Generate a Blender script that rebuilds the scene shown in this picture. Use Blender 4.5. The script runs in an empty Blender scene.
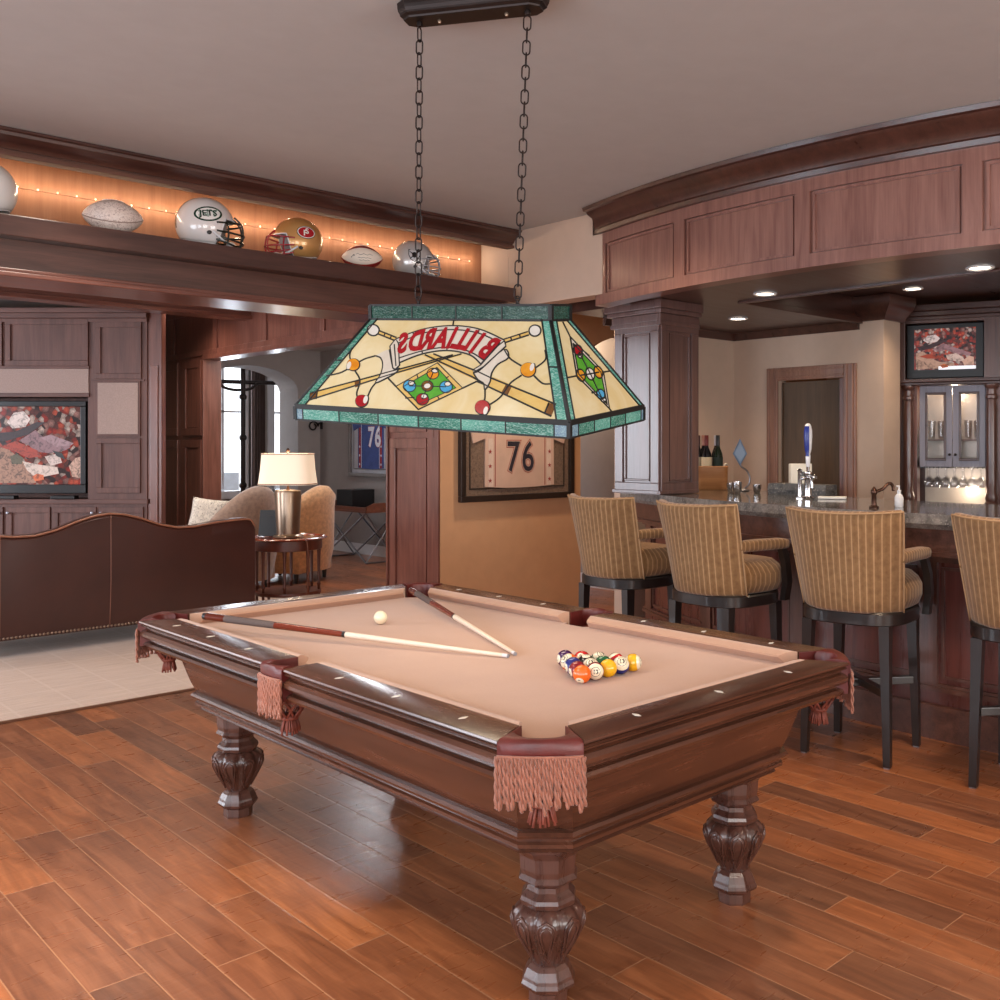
import bpy, bmesh, math, random
from mathutils import Vector, Matrix, noise as mnoise
random.seed(7)
SC = bpy.context.scene
COL = SC.collection
PI = math.pi
CAM_H = 1.493
F_PX = 985.0
PX0, PY0 = 600.0, 445.0
C45 = math.sqrt(.5)

# ------------------------------------------------------------------ measuring
def W(x, d, z=0.0):
    """camera-aligned ground coordinates (right, forward) -> world"""
    return Vector(((x + d) * C45, (d - x) * C45, z))
def ray(px, py):
    a = (px - PX0) / F_PX; b = (PY0 - py) / F_PX
    return Vector(((a + 1) * C45, (1 - a) * C45, b))
EYE = Vector((0, 0, CAM_H))
def onZ(px, py, z): r = ray(px, py); return EYE + r * ((z - CAM_H) / r.z)
def onX(px, py, X): r = ray(px, py); return EYE + r * (X / r.x)
def onY(px, py, Y): r = ray(px, py); return EYE + r * (Y / r.y)
def onD(px, py, d): return EYE + ray(px, py) * d
class Frame:
    """a vertical plane in the room: local x to the right, y into the wall, z up"""
    def __init__(s, o, ang):
        s.o = Vector((o[0], o[1], 0)); s.a = ang
        s.r = Vector((math.cos(ang), math.sin(ang), 0)); s.n = Vector((-math.sin(ang), math.cos(ang), 0))
    def uv(s, px, py, off=0.0):
        r = ray(px, py); t = ((s.o + s.n * off) - EYE).dot(s.n) / r.dot(s.n)
        p = EYE + r * t
        return (p - s.o).dot(s.r), p.z
    def m(s): return Matrix.Translation(s.o) @ Matrix.Rotation(s.a, 4, 'Z')

# ------------------------------------------------------------------ mesh building
class MB:
    def __init__(s): s.bm = bmesh.new(); s.mi = 0
    def face(s, vs):
        try: f = s.bm.faces.new(vs)
        except ValueError: return None
        f.material_index = s.mi; return f
    def poly(s, pts): return s.face([s.bm.verts.new(p) for p in pts])
    def box(s, x0, x1, y0, y1, z0, z1, b=0.0, M=None):
        P = [(x, y, z) for z in (z0, z1) for y in (y0, y1) for x in (x0, x1)]
        v = [s.bm.verts.new(p) for p in P]
        fs = [s.face([v[i] for i in q]) for q in ((0, 2, 3, 1), (4, 5, 7, 6), (0, 1, 5, 4), (2, 6, 7, 3), (0, 4, 6, 2), (1, 3, 7, 5))]
        if b > 0:
            ed = list({e for f in fs for e in f.edges})
            r = bmesh.ops.bevel(s.bm, geom=ed, offset=b, segments=2, affect='EDGES', profile=.6)
            v = list({x for f in r['faces'] for x in f.verts} | {x for x in v if x.is_valid})
            for f in r['faces']: f.material_index = s.mi
        if M is not None:
            for x in v: x.co = M @ x.co
        return v
    def loft(s, loops, cap=True, close=True, ring=False):
        L = [[s.bm.verts.new(p) for p in lp] for lp in loops]
        n = len(L[0]); m = len(L)
        for i in range(m if ring else m - 1):
            A, B = L[i], L[(i + 1) % m]
            for j in range(n if close else n - 1):
                k = (j + 1) % n
                s.face([A[j], A[k], B[k], B[j]])
        if cap and not ring and close:
            s.face(L[0][::-1]); s.face(L[-1])
        return L
    def prism(s, poly, h, M=None, z0=0.0):
        a = [Vector((p[0], p[1], z0)) for p in poly]; b = [Vector((p[0], p[1], z0 + h)) for p in poly]
        if M is not None: a = [M @ p for p in a]; b = [M @ p for p in b]
        s.loft([a, b])
    def lathe(s, prof, n=24, c=(0, 0, 0), M=None, cap=True, a0=0.0, lobes=None):
        lp = []
        for r, z in prof:
            q = []
            for k in range(n):
                a = a0 + 2 * PI * k / n
                rr = r if lobes is None else r * lobes(a, z)
                p = Vector((c[0] + rr * math.cos(a), c[1] + rr * math.sin(a), c[2] + z))
                q.append(M @ p if M is not None else p)
            lp.append(q)
        s.loft(lp, cap=cap)
    def tube(s, pts, r, n=8, closed=False, cap=True):
        pts = [Vector(p) for p in pts]; m = len(pts); lp = []
        up = None
        for i, p in enumerate(pts):
            if closed: t = pts[(i + 1) % m] - pts[i - 1]
            else: t = pts[min(i + 1, m - 1)] - pts[max(i - 1, 0)]
            t.normalize()
            if up is None: up = Vector((0, 0, 1)) if abs(t.z) < .9 else Vector((1, 0, 0))
            a = t.cross(up)
            if a.length < 1e-6: a = t.cross(Vector((1, .3, 0)))
            a.normalize(); b = a.cross(t).normalized(); up = b
            rr = r[i] if isinstance(r, (list, tuple)) else r
            lp.append([p + a * math.cos(2 * PI * k / n) * rr + b * math.sin(2 * PI * k / n) * rr for k in range(n)])
        s.loft(lp, cap=cap, ring=closed)
    def sphere(s, c, r, sx=1, sy=1, sz=1, nu=20, nv=12, M=None):
        lp = []
        top = None
        prof = [(max(math.sin(PI * i / nv), 1e-4), -math.cos(PI * i / nv)) for i in range(nv + 1)]
        for rr, z in prof:
            q = [Vector((c[0] + r * sx * rr * math.cos(2 * PI * k / nu), c[1] + r * sy * rr * math.sin(2 * PI * k / nu), c[2] + r * sz * z)) for k in range(nu)]
            lp.append([M @ p for p in q] if M is not None else q)
        s.loft(lp)
    def sweep(s, prof, path, closed=False, cap=True):
        """prof [(out, up)] carried along a plan path [(x,y)], out = to the right of travel"""
        m = len(path); lp = []
        for i in range(m):
            p = Vector((path[i][0], path[i][1], 0))
            def d(a, b): v = Vector((path[b][0] - path[a][0], path[b][1] - path[a][1], 0)); return v.normalized()
            if closed: t0, t1 = d(i - 1, i), d(i, (i + 1) % m)
            else:
                t0 = d(i - 1, i) if i > 0 else d(i, i + 1)
                t1 = d(i, i + 1) if i < m - 1 else t0
            n0 = Vector((t0.y, -t0.x, 0)); n1 = Vector((t1.y, -t1.x, 0))
            n = (n0 + n1); n = n / max(n.dot(n0), .2)
            lp.append([p + n * o + Vector((0, 0, z)) for o, z in prof])
        s.loft(lp, cap=cap, ring=closed)
    def add_mesh(s, me, M=None):
        n0 = len(s.bm.verts); s.bm.from_mesh(me); s.bm.verts.ensure_lookup_table()
        nv = s.bm.verts[n0:]
        if M is not None:
            for v in nv: v.co = M @ v.co
        for v in nv:
            for f in v.link_faces: f.material_index = s.mi
    def build(s, name, mats, parent=None, loc=None, rotz=0, smooth=False, ang=35, subs=0, norm=True, M=None):
        if norm: bmesh.ops.recalc_face_normals(s.bm, faces=s.bm.faces[:])
        me = bpy.data.meshes.new(name); s.bm.to_mesh(me); s.bm.free()
        for m in (mats if isinstance(mats, (list, tuple)) else [mats]): me.materials.append(m)
        if smooth:
            me.shade_smooth(); 
            if ang < 180: me.set_sharp_from_angle(angle=math.radians(ang))
        o = bpy.data.objects.new(name, me); COL.objects.link(o)
        if parent is not None: o.parent = parent
        if loc is not None: o.location = loc
        if rotz: o.rotation_euler = (0, 0, rotz)
        if M is not None: o.matrix_local = M
        if subs:
            md = o.modifiers.new('sub', 'SUBSURF'); md.levels = subs; md.render_levels = subs
        return o

def tag(o, label, cat, group=None):
    o['label'] = label; o['category'] = cat
    if group: o['group'] = group
    return o
def thing(name, label, cat, loc=(0, 0, 0), rotz=0, group=None, M=None):
    o = bpy.data.objects.new(name, None); COL.objects.link(o); o.empty_display_size = .1
    if M is not None: o.matrix_world = M
    else: o.location = loc; o.rotation_euler = (0, 0, rotz)
    return tag(o, label, cat, group)
def struct(o): o['kind'] = 'structure'; return o
KIDS = {}
def copy_tree(o, parent=None):
    c = o.copy(); COL.objects.link(c)
    if parent is not None: c.parent = parent
    for ch in [x for x in bpy.data.objects if x.parent == o]: copy_tree(ch, c)
    return c
def text_mesh(body, size=1.0, offset=0.0, extrude=0.0, shear=0.0, spacing=1.0):
    cu = bpy.data.curves.new('t', 'FONT'); cu.body = body; cu.size = size; cu.offset = offset; cu.extrude = extrude
    cu.align_x = 'CENTER'; cu.align_y = 'CENTER'; cu.shear = shear; cu.space_character = spacing; cu.resolution_u = 3
    ob = bpy.data.objects.new('t', cu); COL.objects.link(ob)
    dg = bpy.context.evaluated_depsgraph_get(); dg.update()
    me = bpy.data.meshes.new_from_object(ob.evaluated_get(dg))
    bpy.data.objects.remove(ob); bpy.data.curves.remove(cu)
    return me
def arc(cx, cy, r, a0, a1, n): return [(cx + r * math.cos(a0 + (a1 - a0) * i / n), cy + r * math.sin(a0 + (a1 - a0) * i / n)) for i in range(n + 1)]
def smoothstep(a, b, x):
    t = max(0, min(1, (x - a) / (b - a))); return t * t * (3 - 2 * t)
def catmull(P, n=8, closed=False):
    P = [Vector(p) for p in P]; out = []; m = len(P)
    for i in range(m if closed else m - 1):
        if closed: a, b, c, d = P[i - 1], P[i], P[(i + 1) % m], P[(i + 2) % m]
        else: a, b, c, d = P[max(i - 1, 0)], P[i], P[i + 1], P[min(i + 2, m - 1)]
        for k in range(n):
            t = k / n
            out.append(.5 * ((2 * b) + (c - a) * t + (2 * a - 5 * b + 4 * c - d) * t * t + (3 * b - a - 3 * c + d) * t ** 3))
    if not closed: out.append(P[-1])
    return out

# ------------------------------------------------------------------ materials
def lin(r, g, b):
    f = lambda c: (c / 255 / 12.92) if c / 255 <= .04045 else ((c / 255 + .055) / 1.055) ** 2.4
    return (f(r), f(g), f(b), 1)
class G:
    def __init__(s, name):
        s.m = bpy.data.materials.new(name); s.m.use_nodes = True
        s.nt = s.m.node_tree; s.bsdf = s.nt.nodes['Principled BSDF']; s.out = s.nt.nodes['Material Output']
    def node(s, t, **kw):
        n = s.nt.nodes.new(t)
        for k, v in kw.items(): setattr(n, k, v)
        return n
    def lk(s, a, b): s.nt.links.new(a, b)
    def put(s, sock, v):
        if isinstance(v, bpy.types.NodeSocket): s.lk(v, sock)
        else: sock.default_value = v
    def math(s, op, a, b=0.0, c=0.0):
        n = s.node('ShaderNodeMath', operation=op); s.put(n.inputs[0], a); s.put(n.inputs[1], b)
        if op in ('MULTIPLY_ADD', 'COMPARE', 'SMOOTH_MIN', 'WRAP'): s.put(n.inputs[2], c)
        return n.outputs[0]
    def coord(s, k='Object'): return s.node('ShaderNodeTexCoord').outputs[k]
    def sep(s, v): n = s.node('ShaderNodeSeparateXYZ'); s.lk(v, n.inputs[0]); return n.outputs
    def comb(s, x=0.0, y=0.0, z=0.0):
        n = s.node('ShaderNodeCombineXYZ'); s.put(n.inputs[0], x); s.put(n.inputs[1], y); s.put(n.inputs[2], z); return n.outputs[0]
    def scale(s, v, sc): 
        n = s.node('ShaderNodeMapping'); s.lk(v, n.inputs['Vector']); n.inputs['Scale'].default_value = sc; return n.outputs[0]
    def noise(s, v, scale=5.0, detail=3.0, rough=.55, dist=0.0):
        n = s.node('ShaderNodeTexNoise'); s.lk(v, n.inputs['Vector']); n.inputs['Scale'].default_value = scale
        n.inputs['Detail'].default_value = detail; n.inputs['Roughness'].default_value = rough; n.inputs['Distortion'].default_value = dist
        return n.outputs[0]
    def white(s, v):
        n = s.node('ShaderNodeTexWhiteNoise', noise_dimensions='3D'); s.lk(v, n.inputs['Vector']); return n.outputs[0]
    def voro(s, v, scale=5.0, out='Color', feature='F1'):
        n = s.node('ShaderNodeTexVoronoi', feature=feature); s.lk(v, n.inputs['Vector']); n.inputs['Scale'].default_value = scale; return n.outputs[out]
    def ramp(s, f, stops, interp='LINEAR'):
        n = s.node('ShaderNodeValToRGB'); s.put(n.inputs[0], f); cr = n.color_ramp; cr.interpolation = interp
        while len(cr.elements) < len(stops): cr.elements.new(.5)
        for e, (p, c) in zip(cr.elements, stops): e.position = p; e.color = c
        return n.outputs[0]
    def mix(s, f, a, b, mode='MIX'):
        n = s.node('ShaderNodeMix', data_type='RGBA', blend_type=mode)
        s.put(n.inputs['Factor'], f); s.put(n.inputs['A'], a) if False else None
        s.put(n.inputs[0], f); s.put(n.inputs[6], a); s.put(n.inputs[7], b)
        return n.outputs[2]
    def bump(s, h, strength=.2, dist=.01):
        n = s.node('ShaderNodeBump'); n.inputs['Strength'].default_value = strength; n.inputs['Distance'].default_value = dist
        s.lk(h, n.inputs['Height']); s.lk(n.outputs[0], s.bsdf.inputs['Normal'])
    def set(s, **kw):
        mp = dict(col='Base Color', rough='Roughness', metal='Metallic', spec='Specular IOR Level', coat='Coat Weight', coatr='Coat Roughness', trans='Transmission Weight', ior='IOR', emc='Emission Color', ems='Emission Strength', alpha='Alpha', sheen='Sheen Weight')
        for k, v in kw.items(): s.put(s.bsdf.inputs[mp[k]], v)
        return s
def plain(name, c, rough=.5, metal=0.0, var=.06, sc=8.0, bump=0.0, bsc=60.0, **kw):
    g = G(name); co = g.coord()
    n = g.noise(co, sc, 3)
    d = tuple(max(0, x * (1 - var * 2)) for x in c[:3]) + (1,); e = tuple(min(1, x * (1 + var * 2)) for x in c[:3]) + (1,)
    g.set(col=g.ramp(n, [(.25, d), (.75, e)]), rough=rough, metal=metal, **kw)
    if bump: g.bump(g.noise(co, bsc, 2), bump, .004)
    return g.m
def wood(name, a, b, axis=2, rough=.32, sc=1.0, coat=.25, contrast=(.3, .72), bump=.05):
    g = G(name); co = g.coord()
    s = [9 * sc] * 3; s[axis] = .8 * sc
    v = g.scale(co, s)
    n1 = g.noise(v, 2.2, 5, .6, .4)
    s2 = [60 * sc] * 3; s2[axis] = 2.0 * sc
    n2 = g.noise(g.scale(co, s2), 2.0, 3, .6)
    f = g.math('ADD', g.math('MULTIPLY', n1, .72), g.math('MULTIPLY', n2, .28))
    big = g.noise(co, 1.3, 2)
    f = g.math('ADD', f, g.math('MULTIPLY', g.math('SUBTRACT', big, .5), .35))
    g.set(col=g.ramp(f, [(contrast[0], a), (contrast[1], b)]), rough=g.math('ADD', g.math('MULTIPLY', n1, .15), rough - .07), coat=coat, coatr=.2)
    if bump: g.bump(n2, bump, .003)
    return g.m
def glow(name, c, st):
    g = G(name); g.set(col=(0, 0, 0, 1) if False else c, emc=c, ems=st, rough=.6); return g.m
def thin_glass(name, tint=(1, 1, 1, 1), gloss=.08, rough=.02):
    g = G(name); nt = g.nt
    tr = g.node('ShaderNodeBsdfTransparent'); tr.inputs[0].default_value = tint
    gl = g.node('ShaderNodeBsdfGlossy'); gl.inputs['Roughness'].default_value = rough
    fr = g.node('ShaderNodeLayerWeight'); fr.inputs[0].default_value = .3
    f = g.math('ADD', g.math('MULTIPLY', g.math('POWER', fr.outputs['Facing'], 3.0), gloss * 1.5), gloss * .3)
    mx = g.node('ShaderNodeMixShader'); g.lk(f, mx.inputs[0]); g.lk(tr.outputs[0], mx.inputs[1]); g.lk(gl.outputs[0], mx.inputs[2]); g.lk(mx.outputs[0], g.out.inputs[0])
    return g.m
M = {}
M['ceiling'] = plain('ceiling_paint', lin(184, 184, 184), .85, var=.015, bump=.05, bsc=180)
M['wall'] = plain('tan_wall_paint', lin(204, 160, 122), .75, var=.02, bump=.06, bsc=150)
M['wall_beige'] = plain('beige_wall_paint', lin(196, 172, 154), .75, var=.02, bump=.05, bsc=150)
M['wall_grey'] = plain('grey_wall_paint', lin(150, 142, 138), .8, var=.02, bump=.04, bsc=150)
M['white'] = plain('white_trim_paint', lin(225, 225, 228), .4, var=.01)
M["cherry"] = wood("cherry_wood", lin(88, 50, 42), lin(138, 88, 74), 2, .3)
M["cherry_h"] = wood("cherry_wood_horizontal", lin(88, 50, 42), lin(138, 88, 74), 0, .3)
M["cherry_y"] = wood("cherry_wood_lengthwise", lin(88, 50, 42), lin(138, 88, 74), 1, .3)
M["walnut"] = wood("walnut_wood", lin(66, 42, 37), lin(114, 78, 68), 2, .33, coat=.5)
M["walnut_h"] = wood("walnut_wood_horizontal", lin(66, 42, 36), lin(114, 76, 64), 0, .33)
M["darkwood"] = wood("dark_stained_wood", lin(52, 32, 28), lin(86, 54, 46), 0, .3)
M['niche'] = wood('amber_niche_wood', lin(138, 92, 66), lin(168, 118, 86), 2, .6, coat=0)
M["table"] = wood("pool_table_mahogany", lin(54, 32, 24), lin(102, 62, 45), 1, .25, coat=.45)
M["table_x"] = wood("pool_table_mahogany_crosswise", lin(52, 30, 22), lin(100, 60, 43), 0, .25, coat=.45)
M["table_leg"] = wood("pool_table_leg_mahogany", lin(56, 34, 29), lin(104, 68, 56), 2, .28, coat=.4)
M['espresso'] = plain('espresso_stained_wood', lin(34, 28, 27), .32, var=.1, coat=.3)
M['fascia_matt'] = wood('matt_walnut_wood', lin(72, 44, 36), lin(116, 76, 60), 0, .65, coat=0)
M['door_trim'] = wood('door_trim_wood', lin(112, 74, 58), lin(160, 118, 98), 2, .35)
M['column'] = wood('column_wood', lin(74, 52, 50), lin(112, 84, 80), 2, .3, coat=.9)
M['cabinet'] = wood('media_cabinet_wood', lin(76, 46, 40), lin(118, 80, 70), 2, .5, coat=0)
M['cabinet_h'] = wood('media_cabinet_wood_horizontal', lin(76, 46, 40), lin(118, 80, 70), 0, .5, coat=0)
M['black'] = plain('black_plastic', lin(18, 18, 20), .35, var=.05)
M['black_metal'] = plain('dark_bronze_metal', lin(46, 38, 36), .42, metal=.7, var=.1)
M['chrome'] = plain('polished_chrome', lin(210, 210, 214), .12, metal=1.0, var=.03)
M['steel'] = plain('brushed_steel', lin(150, 150, 156), .35, metal=1.0, var=.05)
M['brass'] = plain('antique_brass', lin(150, 130, 112), .3, metal=.9, var=.05)
M['bronze'] = plain('oiled_bronze', lin(88, 62, 52), .3, metal=.9, var=.08)
M['cream'] = plain('cream_plastic', lin(232, 224, 208), .4, var=.01)
M['greyblue'] = wood('window_sheen_wood', lin(112, 108, 122), lin(140, 136, 150), 2, .35)  # window reflection on the wood, put into its base colour
# ------------------------------------------------------------------ setting
CZ = 3.05
XW = 4.65                       # plane of the header wall / timber partition
YP = 6.45                       # plane of the picture wall
def mk_floor():
    g = G('hand_scraped_plank_floor'); co = g.coord(); x, y, z = g.sep(co)
    wd = .152
    rx = g.math('DIVIDE', x, wd); row = g.math('FLOOR', rx); fx = g.math('FRACT', rx)
    r1 = g.white(g.comb(row, 3.1, 0.0)); r2 = g.white(g.comb(row, 9.7, 2.0))
    ln = g.math('ADD', g.math('MULTIPLY', r2, .55), .75)
    cy = g.math('DIVIDE', g.math('ADD', y, g.math('MULTIPLY', r1, 7.0)), ln)
    col = g.math('FLOOR', cy); fy = g.math('FRACT', cy)
    rid = g.white(g.comb(row, col, .5)); rid2 = g.white(g.comb(col, row, 4.5))
    v = g.comb(g.math('ADD', g.math('MULTIPLY', x, 14.0), g.math('MULTIPLY', rid, 50.0)), g.math('MULTIPLY', y, 1.6), g.math('MULTIPLY', rid2, 20.0))
    n = g.noise(v, 1.6, 6, .62, .8)
    v2 = g.comb(g.math('MULTIPLY', x, 5.0), g.math('ADD', g.math('MULTIPLY', y, 22.0), g.math('MULTIPLY', rid, 30.0)), 0.0)
    scr = g.noise(v2, 1.0, 2, .5, 1.2)
    base = g.ramp(n, [(.25, lin(98, 64, 48)), (.5, lin(126, 86, 64)), (.78, lin(154, 110, 84))])
    tint = g.ramp(rid, [(0, lin(168, 158, 154)), (.3, lin(190, 174, 164)), (.6, lin(204, 182, 162)), (.85, lin(222, 194, 164)), (1, lin(238, 212, 180))])
    c = g.mix(1.0, base, tint, 'MULTIPLY')
    c = g.mix(1.0, c, (2.08, 2.06, 2.0, 1), 'MULTIPLY')
    ex = g.math('MULTIPLY', g.math('MINIMUM', fx, g.math('SUBTRACT', 1.0, fx)), wd)
    ey = g.math('MULTIPLY', g.math('MINIMUM', fy, g.math('SUBTRACT', 1.0, fy)), ln)
    e = g.math('MINIMUM', ex, ey)
    seam = g.math('LESS_THAN', e, .0019)
    c = g.mix(seam, c, lin(168, 120, 88))  # pale joint lines hold the bevel highlights in the colour
    g.set(col=c, rough=g.math('ADD', g.math('MULTIPLY', scr, .22), .2), coat=.15, coatr=.25, spec=.5)
    h = g.math('ADD', g.math('MULTIPLY', scr, .7), g.math('MULTIPLY', g.math('MINIMUM', g.math('MULTIPLY', e, 160.0), 1.0), .5))
    g.bump(h, .22, .006)
    return g.m
M['floor'] = mk_floor()
mb = MB(); mb.box(-2.8, 10.5, -3.4, 16, -.1, 0); struct(mb.build('floor', M['floor']))
mb = MB(); mb.box(-2.8, XW, -3.4, 13.2, CZ, CZ + .1); mb.box(XW, 10.5, -3.4, YP, CZ, CZ + .1); mb.box(XW, 10.5, YP, 16, 2.85, 3.15); struct(mb.build('ceiling', M['ceiling']))
def wall_holes(name, axis, c0, c1, a0, a1, z0, z1, holes, mat):
    """wall slab with rectangular window openings; axis 'x' = plane of constant x"""
    mb = MB(); holes = sorted(holes)
    def bx(p, q, s, t):
        if q - p < 1e-4 or t - s < 1e-4: return
        if axis == 'x': mb.box(c0, c1, p, q, s, t)
        else: mb.box(p, q, c0, c1, s, t)
    cur = a0
    for (p, q, s, t) in holes:
        bx(cur, p, z0, z1); bx(p, q, z0, s); bx(p, q, t, z1); cur = q
    bx(cur, a1, z0, z1)
    return struct(mb.build(name, mat))
WIN_L = [(-2.2, .2, .7, 2.5), (1.4, 3.8, .7, 2.5), (6.0, 7.5, .5, 2.6), (10.6, 12.6, .3, 2.95)]
WIN_R = [(-2.0, .4, .7, 2.5), (2.2, 4.6, .7, 2.5)]
wall_holes('wall_left', 'x', -2.8, -2.6, -3.4, 13.2, 0, CZ, WIN_L, M['wall'])
wall_holes('wall_rear', 'y', -3.4, -3.2, -2.6, 10.4, 0, CZ, WIN_R, M['wall'])
mb = MB(); mb.box(10.3, 10.5, -3.2, 16, 0, CZ); struct(mb.build('wall_right', M['wall']))
mb = MB(); mb.box(-2.6, XW, 12.75, 12.95, 0, CZ); struct(mb.build('wall_back', M['wall_beige']))

# header wall over the passage, and the picture wall with its arched opening
mb = MB(); mb.box(XW, XW + .15, 4.6, YP, 2.5, CZ); struct(mb.build('wall_header', M['wall_beige']))
mb = MB()
ar = [(6.82 + .62 * math.cos(PI - PI * i / 16), 2.12 + .40 * math.sin(PI * i / 16)) for i in range(17)]
poly = [(XW, 0), (6.2, 0)] + ar + [(7.44, 0), (10.3, 0), (10.3, 2.85), (XW, 2.85)]
A = [Vector((p[0], YP, p[1])) for p in poly]; B = [Vector((p[0], YP + .15, p[1])) for p in poly]
mb.loft([A, B]); struct(mb.build('wall_picture', M['wall']))
mb = MB(); mb.box(5.6, 10.3, 8.4, 8.5, 0, 2.85); struct(mb.build('wall_hall', M['wall']))
mb = MB(); mb.box(5.6, 10.3, 8.385, 8.4, 0, .13); struct(mb.build('baseboard_hall', M['white']))
mb = MB(); A = [(5.95, .13), (6.9, .95), (6.9, 1.05), (5.9, .2)]
mb.loft([[Vector((p[0], 8.36, p[1])) for p in A], [Vector((p[0], 8.398, p[1])) for p in A]]); struct(mb.build('trim_1', M['white']))

# timber partition between the media room and the sun room (opening Y 7.17 .. 10.88)
FX = Frame((XW, 0), -PI / 2)            # u = -Y
def rails(mb, u0, u1, z0, z1, w=.05, pr=.018, y=0.0):
    mb.box(u0, u1, y - pr, y, z0, z0 + w, .004); mb.box(u0, u1, y - pr, y, z1 - w, z1, .004)
    mb.box(u0, u0 + w, y - pr, y, z0 + w, z1 - w, .004); mb.box(u1 - w, u1, y - pr, y, z0 + w, z1 - w, .004)
mb = MB()
HB = 2.47
mb.box(-7.17, -YP - .152, 0, .16, 0, HB); mb.box(-12.75, -YP - .152, 0, .16, HB, CZ); mb.box(-12.75, -10.88, 0, .16, 0, HB)
for a, b in ((-12.7, -11.75), (-11.75, -10.6), (-10.6, -9.45), (-9.45, -8.3), (-8.3, -7.25), (-7.25, -6.62)):
    rails(mb, a, b, HB + .02, CZ - .02, .06, .018)
for a, b in ((-7.15, -6.62), (-11.45, -10.95)):
    rails(mb, a, b, .03, 1.55, .085, .02); rails(mb, a, b, 1.6, HB - .02, .085, .02)
    mb.box(a + .1, b - .1, -.008, 0, 1.69, HB - .11, .004); mb.box(a + .1, b - .1, -.008, 0, .12, 1.45, .004)
rails(mb, -12.7, -11.6, .03, 1.55, .085, .02); rails(mb, -12.7, -11.6, 1.6, HB - .02, .085, .02)
mb.box(-7.19, -7.17, -.03, .18, 0, HB, .004); mb.box(-10.88, -10.86, -.03, .18, 0, HB, .004); mb.box(-10.88, -7.17, -.03, .18, HB - .03, HB + .02, .004)
mb.box(-6.602, -6.452, -.02, -.001, 0, 2.46, .004)
struct(mb.build('wall_partition', M['cherry'], M=FX.m()))

# beam in front of the media cabinet
mb = MB(); mb.box(-2.6, XW, 9.75, 9.95, 2.79, CZ - .004); mb.box(-2.6, XW, 9.72, 9.75, 2.79, 2.83, .004)
struct(mb.build('beam_media', M['cherry_h']))

# sun room
mb = MB(); mb.box(7.25, 7.4, YP + .15, 13, 0, 2.85); struct(mb.build('wall_sunroom', M['wall_grey']))
ar = [(6.2 + .70 * math.cos(PI - PI * i / 20), 2.25 + .34 * math.sin(PI * i / 20)) for i in range(21)]
poly = [(XW + .16, 0), (5.5, 0)] + ar + [(6.9, 0), (10.3, 0), (10.3, 2.85), (XW + .16, 2.85)]
mb = MB(); mb.loft([[Vector((p[0], 13, p[1])) for p in poly], [Vector((p[0], 13.55, p[1])) for p in poly]])
struct(mb.build('wall_arch', M['wall_grey']))
mb = MB(); mb.box(7.235, 7.25, YP + .15, 13, 0, .14); mb.box(6.9, 7.235, 12.985, 13, 0, .14); struct(mb.build('baseboard_sunroom', M['white']))
YW = 14.7
P0 = onY(203, 470, YW); P1 = onY(243, 365, YW); P2 = onY(269, 365, YW); P3 = onY(292, 365, YW)
wall_holes('wall_window', 'y', YW, YW + .15, 4.8, 10.3, 0, 2.85, [(P0.x, P1.x, .75, 2.75), (P2.x + .05, P3.x, .75, 2.75)], M['wall_grey'])
def window(name, x0, x1, z0, z1, y):
    mb = MB()
    for q in ((x0 - .08, x0 + .03, z0 - .08, z1 + .08), (x1 - .03, x1 + .08, z0 - .08, z1 + .08), (x0, x1, z0 - .08, z0 + .04), (x0, x1, z1 - .04, z1 + .08)):
        mb.box(q[0], q[1], y - .03, y + .06, q[2], q[3], .004)
    f = struct(mb.build(name, M['white']))
    mb = MB()
    n = 1 if x1 - x0 < .5 else 2
    for k in range(1, n): xx = x0 + (x1 - x0) * k / n; mb.box(xx - .02, xx + .02, y + .02, y + .05, z0 + .04, z1 - .04)
    mb.box(x0 + .03, x1 - .03, y + .02, y + .05, z0 + (z1 - z0) * .62, z0 + (z1 - z0) * .62 + .03)
    o = mb.build('glazing_bar', M['white'], f)
    gw = thin_glass('clear_window_glass')
    mb = MB(); mb.box(x0 + .03, x1 - .03, y + .03, y + .036, z0 + .04, z1 - .04); mb.build('pane', gw, f)
window('window_1', P0.x, P1.x, .75, 2.75, YW)
window('window_2', P2.x + .05, P3.x, .75, 2.75, YW)
# terrace wall outside the sun room window, seen in the lowest part of the glass
mb = MB(); mb.box(3.5, 10, 16.3, 16.5, 0, 1.02); struct(mb.build('wall_terrace', plain('pale_render', lin(168, 178, 186), .8)))

# ------------------------------------------------------------------ bar ceiling, fascia, column, walls
SCX, SCY = 10.1, 3.1
def sarc(r, y0, y1, n):
    a0 = math.asin((y0 - SCY) / r); a1 = math.asin((y1 - SCY) / r)
    return [(SCX - r * math.cos(a0 + (a1 - a0) * i / n), SCY + r * math.sin(a0 + (a1 - a0) * i / n)) for i in range(n + 1)]
SY0, SY1 = .2, 4.72
g_f = wood('fascia_cherry', lin(108, 70, 62), lin(152, 110, 98), 2, .3)  # cherry lightened and greyed, gloss haze put into the colour
mb = MB()
R0 = 5.64
path = sarc(R0, SY0, SY1, 40)
def shell(r0, r1, z0, z1, y0, y1, n):
    a = sarc(r0, y0, y1, n); b = sarc(r1, y0, y1, n)
    poly = a + b[::-1]
    for i in range(n):
        P = [a[i], a[i + 1], b[i + 1], b[i]]
        mb.loft([[Vector((p[0], p[1], z0)) for p in P], [Vector((p[0], p[1], z1)) for p in P]])
def shell2(r0, r1, z0, z1, y0, y1, n):
    a = sarc(r0, y0, y1, n); b = sarc(r1, y0, y1, n); L = []
    for p, q in zip(a, b): L.append([Vector((p[0], p[1], z0)), Vector((p[0], p[1], z1)), Vector((q[0], q[1], z1)), Vector((q[0], q[1], z0))])
    mb.loft(L)
shell2(R0, R0 - .1, 2.43, CZ - .003, SY0, SY1, 40)
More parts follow.
